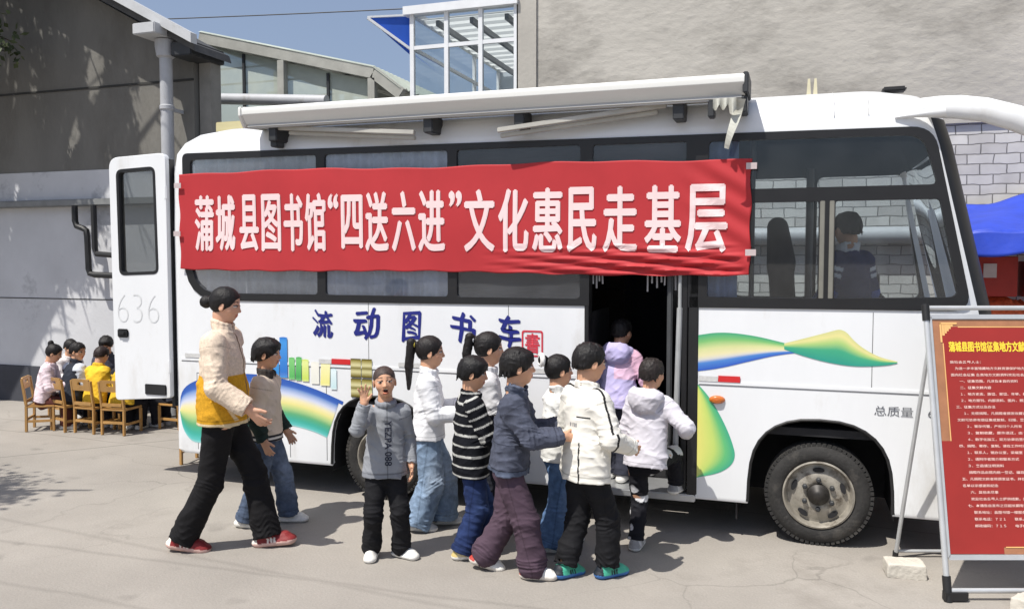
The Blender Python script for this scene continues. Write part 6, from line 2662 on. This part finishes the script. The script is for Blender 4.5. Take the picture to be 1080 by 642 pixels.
P3 = make_person('person', 'laughing boy with a shaved head and grey sweatshirt waving his open hand', 'boy', 1.175, (-2.345, -1.0), -60,
    pose=dict(fl=(0.015, 0.078, 0, 0, 50), fr=(-0.01, -0.075, 0, 0, -12), hr=(0.52, -0.12, 0.27), er=(0.1, -0.35, -1), hl=(0.10, 0.14, -0.92),
              hdr=(0.05, -0.05, 1), hnr=(1, 0, -0.05), curlr=7, spreadr=15, twist=4, hyaw=-4, hpitch=-3, hroll=4, lean=2),
    top=dict(c=hem_bands((140, 143, 148), bands=((0, 0.03, (128, 131, 137)),), collar=(128, 131, 137)), name='sweatshirt', hem=-0.03, hemw=1.10, loose=0.96, collar=0.010, open=0, cuff=0.030, fold=0.9),
    bottom=dict(c=(24, 24, 27), baggy=1.12, flare=0.046, stack=1, fold=1.0, len=0.97), shoes=dict(c=(222, 220, 214), accent=(120, 122, 128)),
    hair=dict(style='buzz', c=(66, 54, 50)), mouth=1.25, res=0.004, group=QG, seed=13)
P4 = make_person('person', 'girl with a long ponytail, white jacket and pale wide jeans', 'girl', 1.30, (-2.33, -0.40), 22,
    pose=dict(fl=(0.07, 0.05, 0, 0, 6), fr=(-0.06, -0.05, 0, 4, -6), hr=(0.56, 0.02, -0.50), er=(-0.5, -0.3, -1), hl=(0.58, -0.05, -0.46), el=(-0.5, 0.4, -1), hpitch=3),
    top=dict(c=(226, 227, 230), hem=0.012, loose=1.14, collar=0.02, cuff=0.04, fold=0.85),
    bottom=dict(c=jeans((122, 142, 166), (170, 184, 200)), m=DENIM, baggy=1.5, flare=0.078, fold=1.1), shoes=dict(c=(190, 190, 190), accent=(110, 112, 118)),
    hair=dict(style='pony', at=(-0.50, 0, 0.22), len=1.45, dir=(-0.10, 0, -1), tie=(220, 200, 80), c=(26, 22, 22)), group=QG, seed=14)
P5 = make_person('person', 'boy in a black knitted top with thin white stripes and navy trousers', 'boy', 1.225, (-1.87, -0.80), 36,
    pose=dict(fl=(0.07, 0.05, 0, 0, 6), fr=(-0.05, -0.05, 0, 0, -6), hr=(0.62, 0.1, -0.42), er=(-0.4, -0.5, -1), hl=(0.66, -0.04, -0.4), el=(-0.4, 0.5, -1), hyaw=-22, hpitch=8),
    top=dict(c=knit_stripes, name='jumper', m=FLEECE, hem=-0.05, loose=1.12, collar=0.015, open=0, cuff=0.036, long=1),
    bottom=dict(c=jeans((36, 50, 88), (60, 78, 118)), m=DENIM, baggy=1.25, flare=0.06), shoes=dict(c=(214, 200, 160), accent=(190, 170, 110)),
    hair=dict(style='bowl', c=(18, 17, 18)), group=QG, seed=15)
P6 = make_person('person', 'girl with a ponytail and pale grey jacket with black forearms', 'girl', 1.335, (-1.925, -0.36), 24,
    pose=dict(fl=(0.05, 0.05, 0, 0, 6), fr=(-0.05, -0.05, 0, 0, -6), hr=(0.5, 0.12, -0.55), er=(-0.4, -0.4, -1), hl=(0.5, -0.1, -0.55), hpitch=4),
    top=dict(c=hem_bands((206, 206, 208), fore=(26, 26, 30)), hem=0.0, loose=1.1, collar=0.02),
    bottom=dict(c=(40, 42, 50), baggy=1.2, flare=0.055), shoes=dict(c=(205, 203, 198)),
    hair=dict(style='pony', at=(-0.49, 0, 0.26), len=0.95, dir=(-0.2, 0, -1), tie=(225, 225, 225), c=(24, 21, 21)), group=QG, seed=16)
P7 = make_person('person', 'boy in a dark denim jacket and plum trousers touching the next child', 'boy', 1.315, (-1.545, -1.02), 12,
    pose=dict(fr=(0.112, -0.045, 0, 0, -4), fl=(-0.118, 0.045, 0.012, 16, 4), hr=(0.74, 0.06, -0.36), er=(-0.25, -0.5, -1), hl=(0.66, 0.10, -0.34), el=(-0.25, 0.4, -1),
              hdr=(0.95, 0.3, -0.12), hnr=(-0.2, 0.95, -0.1), curlr=10, spreadr=9, hyaw=12, lean=5, hpitch=0),
    top=dict(c=hem_bands((74, 78, 92), bands=((0, 0.022, (82, 90, 108)), (0.022, 0.025, (50, 54, 66)), (0.13, 0.134, (48, 52, 64)), (0.20, 0.204, (48, 52, 64))), collar=(84, 90, 106)), m=DENIM, hem=0.0, loose=1.16, collar=0.032, cuff=0.038, fold=1.3),
    bottom=dict(c=(78, 62, 74), baggy=1.4, flare=0.056, stack=1, fold=1.05, len=0.97), shoes=dict(c=(226, 224, 218), sole=(212, 206, 196), accent=(170, 60, 52)),
    hair=dict(style='bowl', c=(20, 18, 18)), res=0.0045, group=QG, seed=17)
P8 = make_person('person', 'girl with a fluffy white scrunchie round her bun and pale blue jeans', 'girl', 1.22, (-1.40, -0.50), 34,
    pose=dict(fl=(0.06, 0.05, 0, 0, 6), fr=(-0.07, -0.05, 0, 6, -6), hr=(0.5, 0.1, -0.55), er=(-0.4, -0.4, -1), hl=(0.5, -0.1, -0.55)),
    top=dict(c=(224, 224, 220), hem=0.0, loose=1.1, collar=0.018),
    bottom=dict(c=jeans((84, 110, 146), (128, 150, 180)), m=DENIM, baggy=1.5, flare=0.075), shoes=dict(c=(222, 222, 220)),
    hair=dict(style='bun', at=(-0.55, 0.02, 0.36), r=(0.17, 0.16, 0.16), tie=(232, 230, 226), tie_r=0.16, tie_w=0.085, c=(20, 18, 19)), group=QG, seed=18)
P9 = make_person('person', 'boy in a white jacket with black piping and green trainers seen from behind', 'boy', 1.345, (-1.115, -0.92), 52,
    pose=dict(fr=(0.075, -0.055, 0, 0, -8), fl=(-0.075, 0.045, 0, 4, 6), hr=(0.44, -0.16, -0.66), er=(-0.8, -0.6, -0.5), hl=(0.4, 0.1, -0.7), hyaw=-14, hpitch=8),
    top=dict(c=piped_white, hem=-0.035, loose=1.18, collar=0.02, cuff=0.036, long=1, fold=1.0),
    bottom=dict(c=(24, 24, 27), baggy=1.15, flare=0.050, len=0.96), shoes=dict(c=(74, 176, 146), sole=(62, 112, 176), accent=(30, 36, 44)),
    hair=dict(style='crop', c=(20, 18, 18)), res=0.0045, group=QG, seed=19)
P10 = make_person('person', 'child in a lavender and pink hooded top climbing into the dark doorway', 'child', 1.13, (-1.17, 0.20), 82,
    pose=dict(fl=(0.05, 0.05, 0, 0, 0), fr=(-0.02, -0.05, 0, 0, 0), lean=10, hr=(0.55, -0.2, -0.45), hl=(0.5, 0.1, -0.5), hyaw=-18, hpitch=6),
    top=dict(c=hood_pastel, name='hoodie', hem=-0.02, loose=1.18, hood=1, collar=0.012, cuff=0.036),
    bottom=dict(c=(52, 54, 66), baggy=1.2, flare=0.055), shoes=dict(c=(210, 208, 206)), hair=dict(style='crop', c=(24, 20, 20)), z0=0.275, group=QG, seed=20)
P11 = make_person('person', 'boy in a pale grey hooded top lifting one foot onto the bus step', 'boy', 1.20, (-0.875, -0.36), 76,
    pose=dict(fl=(-0.02, 0.035, 0, 0, 14), fr=(0.315, -0.05, 0.232, 0, -4), hr=(0.42, -0.26, -0.45), er=(-0.4, -1, -0.6), hl=(0.5, 0.0, -0.5), hyaw=-16, lean=9, hpitch=4, pel=(0.01, 0)),
    top=dict(c=(203, 200, 208), name='hoodie', hem=-0.03, loose=1.1, hood=1, collar=0.012, cuff=0.036, fold=1.0),
    bottom=dict(c=splatter, baggy=1.0, flare=0.040, len=0.98), shoes=dict(c=(196, 194, 192), accent=(150, 148, 146)), hair=dict(style='crop', c=(36, 30, 28)), group=QG, seed=21)
P12 = make_person('person', 'child in a navy school jacket with white shoulder stripes inside the front of the bus', 'child', 1.385, (0.34, 0.62), 128,
    pose=dict(hr=(0.35, -0.1, -0.8), hl=(0.35, 0.1, -0.8), hpitch=6), top=dict(c=school_jacket, hem=-0.03, loose=1.2, collar=0.026, open=0),
    bottom=dict(c=(30, 34, 60), baggy=1.2), shoes=dict(c=(200, 200, 200)), hair=dict(style='crop', c=(20, 18, 18)), z0=0.752, res=0.007, seed=22)

SEAT = dict(fl=(0.20, 0.05, 0, 0, 4), fr=(0.20, -0.05, 0, 0, -4), hipz=0.262, hr=(0.62, 0.05, -0.38), er=(-0.3, -0.5, -1), hl=(0.62, -0.05, -0.38), el=(-0.3, 0.5, -1), hpitch=22, lean=10)
SG = 'children seated at the low table'


def seated(label, cat, H, pos, yaw, c, tr, hair, **kw):
    p = dict(SEAT)
    p['hipz'] = 0.302 / H
    p.update(kw.pop('pose', {}))
    return make_person('person', label, cat, H, pos, yaw, pose=p, top=dict(c=c, hem=0.0, loose=1.15, collar=0.018), bottom=dict(c=tr, baggy=1.2, flare=0.052),
                       shoes=dict(c=kw.pop('shoe', (200, 198, 194))), hair=hair, res=0.0075, group=SG, **kw)


SEATS = []


def sit(label, cat, H, pos, yaw, *a, **kw):
    SEATS.append((pos, yaw))
    return seated(label, cat, H, pos, yaw, *a, **kw)


sit('girl with a topknot and pale pink jacket seated sideways on a small wooden chair', 'girl', 1.16, (-7.60, 1.27), 32, (226, 208, 214), (92, 52, 46), dict(style='bun', at=(-0.38, 0, 0.48), r=(0.16, 0.15, 0.18), c=(22, 19, 20)), seed=31)
sit('boy in a white top seated between the topknot girl and the wall', 'boy', 1.14, (-7.98, 1.92), -12, (222, 216, 214), (60, 62, 72), dict(style='crop', c=(24, 20, 20)), seed=32)
sit('boy in a dark quilted vest with pale sleeves seated at the table', 'boy', 1.18, (-7.33, 1.36), 76, vest((44, 48, 58), (206, 212, 222)), (34, 36, 44), dict(style='crop', c=(26, 22, 22)), seed=33, pose=dict(hyaw=-70, hpitch=10))
sit('boy in a dark jacket seated at the far side by the wall', 'boy', 1.20, (-7.58, 2.16), -58, (70, 72, 84), (40, 42, 52), dict(style='bowl', c=(22, 19, 19)), seed=34)
sit('child in a bright yellow jacket seated with its back turned', 'child', 1.12, (-7.00, 1.36), 88, (226, 184, 52), (38, 36, 40), dict(style='crop', c=(40, 28, 26)), seed=35)
sit('child in a yellow top half hidden by the open rear door of the bus', 'child', 1.10, (-6.66, 1.38), 96, vest((218, 178, 52), (40, 40, 46)), (32, 32, 38), dict(style='crop', c=(24, 20, 20)), seed=36, pose=dict(hyaw=20))
sit('child in dark clothes and grey shoes seated behind the open rear door', 'child', 1.14, (-6.30, 1.80), 178, (52, 54, 64), (30, 30, 36), dict(style='crop', c=(22, 20, 20)), seed=37, shoe=(170, 172, 178))

# vertical lettering on the sweatshirt, laid onto its cloth
_sw = [c for c in P3.children if c.name.startswith('sweatshirt')][0]
_bv = BVHTree.FromPolygons([v.co.copy() for v in _sw.data.vertices], [tuple(p.vertices) for p in _sw.data.polygons])
_tm = text_mesh('YEZPA 088', (0.0, 0.27, -0.021, 0.021), off=0.012)
_bm = bmesh.new()
_bm.from_mesh(_tm)
bmesh.ops.triangulate(_bm, faces=_bm.faces)
_bm.to_mesh(_tm)
_bm.free()
for _v in _tm.vertices:
    z, y = 0.855 - _v.co.x, 0.012 + _v.co.y
    hit = _bv.ray_cast(Vector((0.6, y, z)), Vector((-1, 0, 0)))
    x = hit[0].x if hit[0] is not None else 0.1
    _v.co = Vector((x + 0.003, y, z))
link_mesh('lettering', _tm, mat('print_ink', lin((30, 34, 52)), 0.8), None).parent = _sw
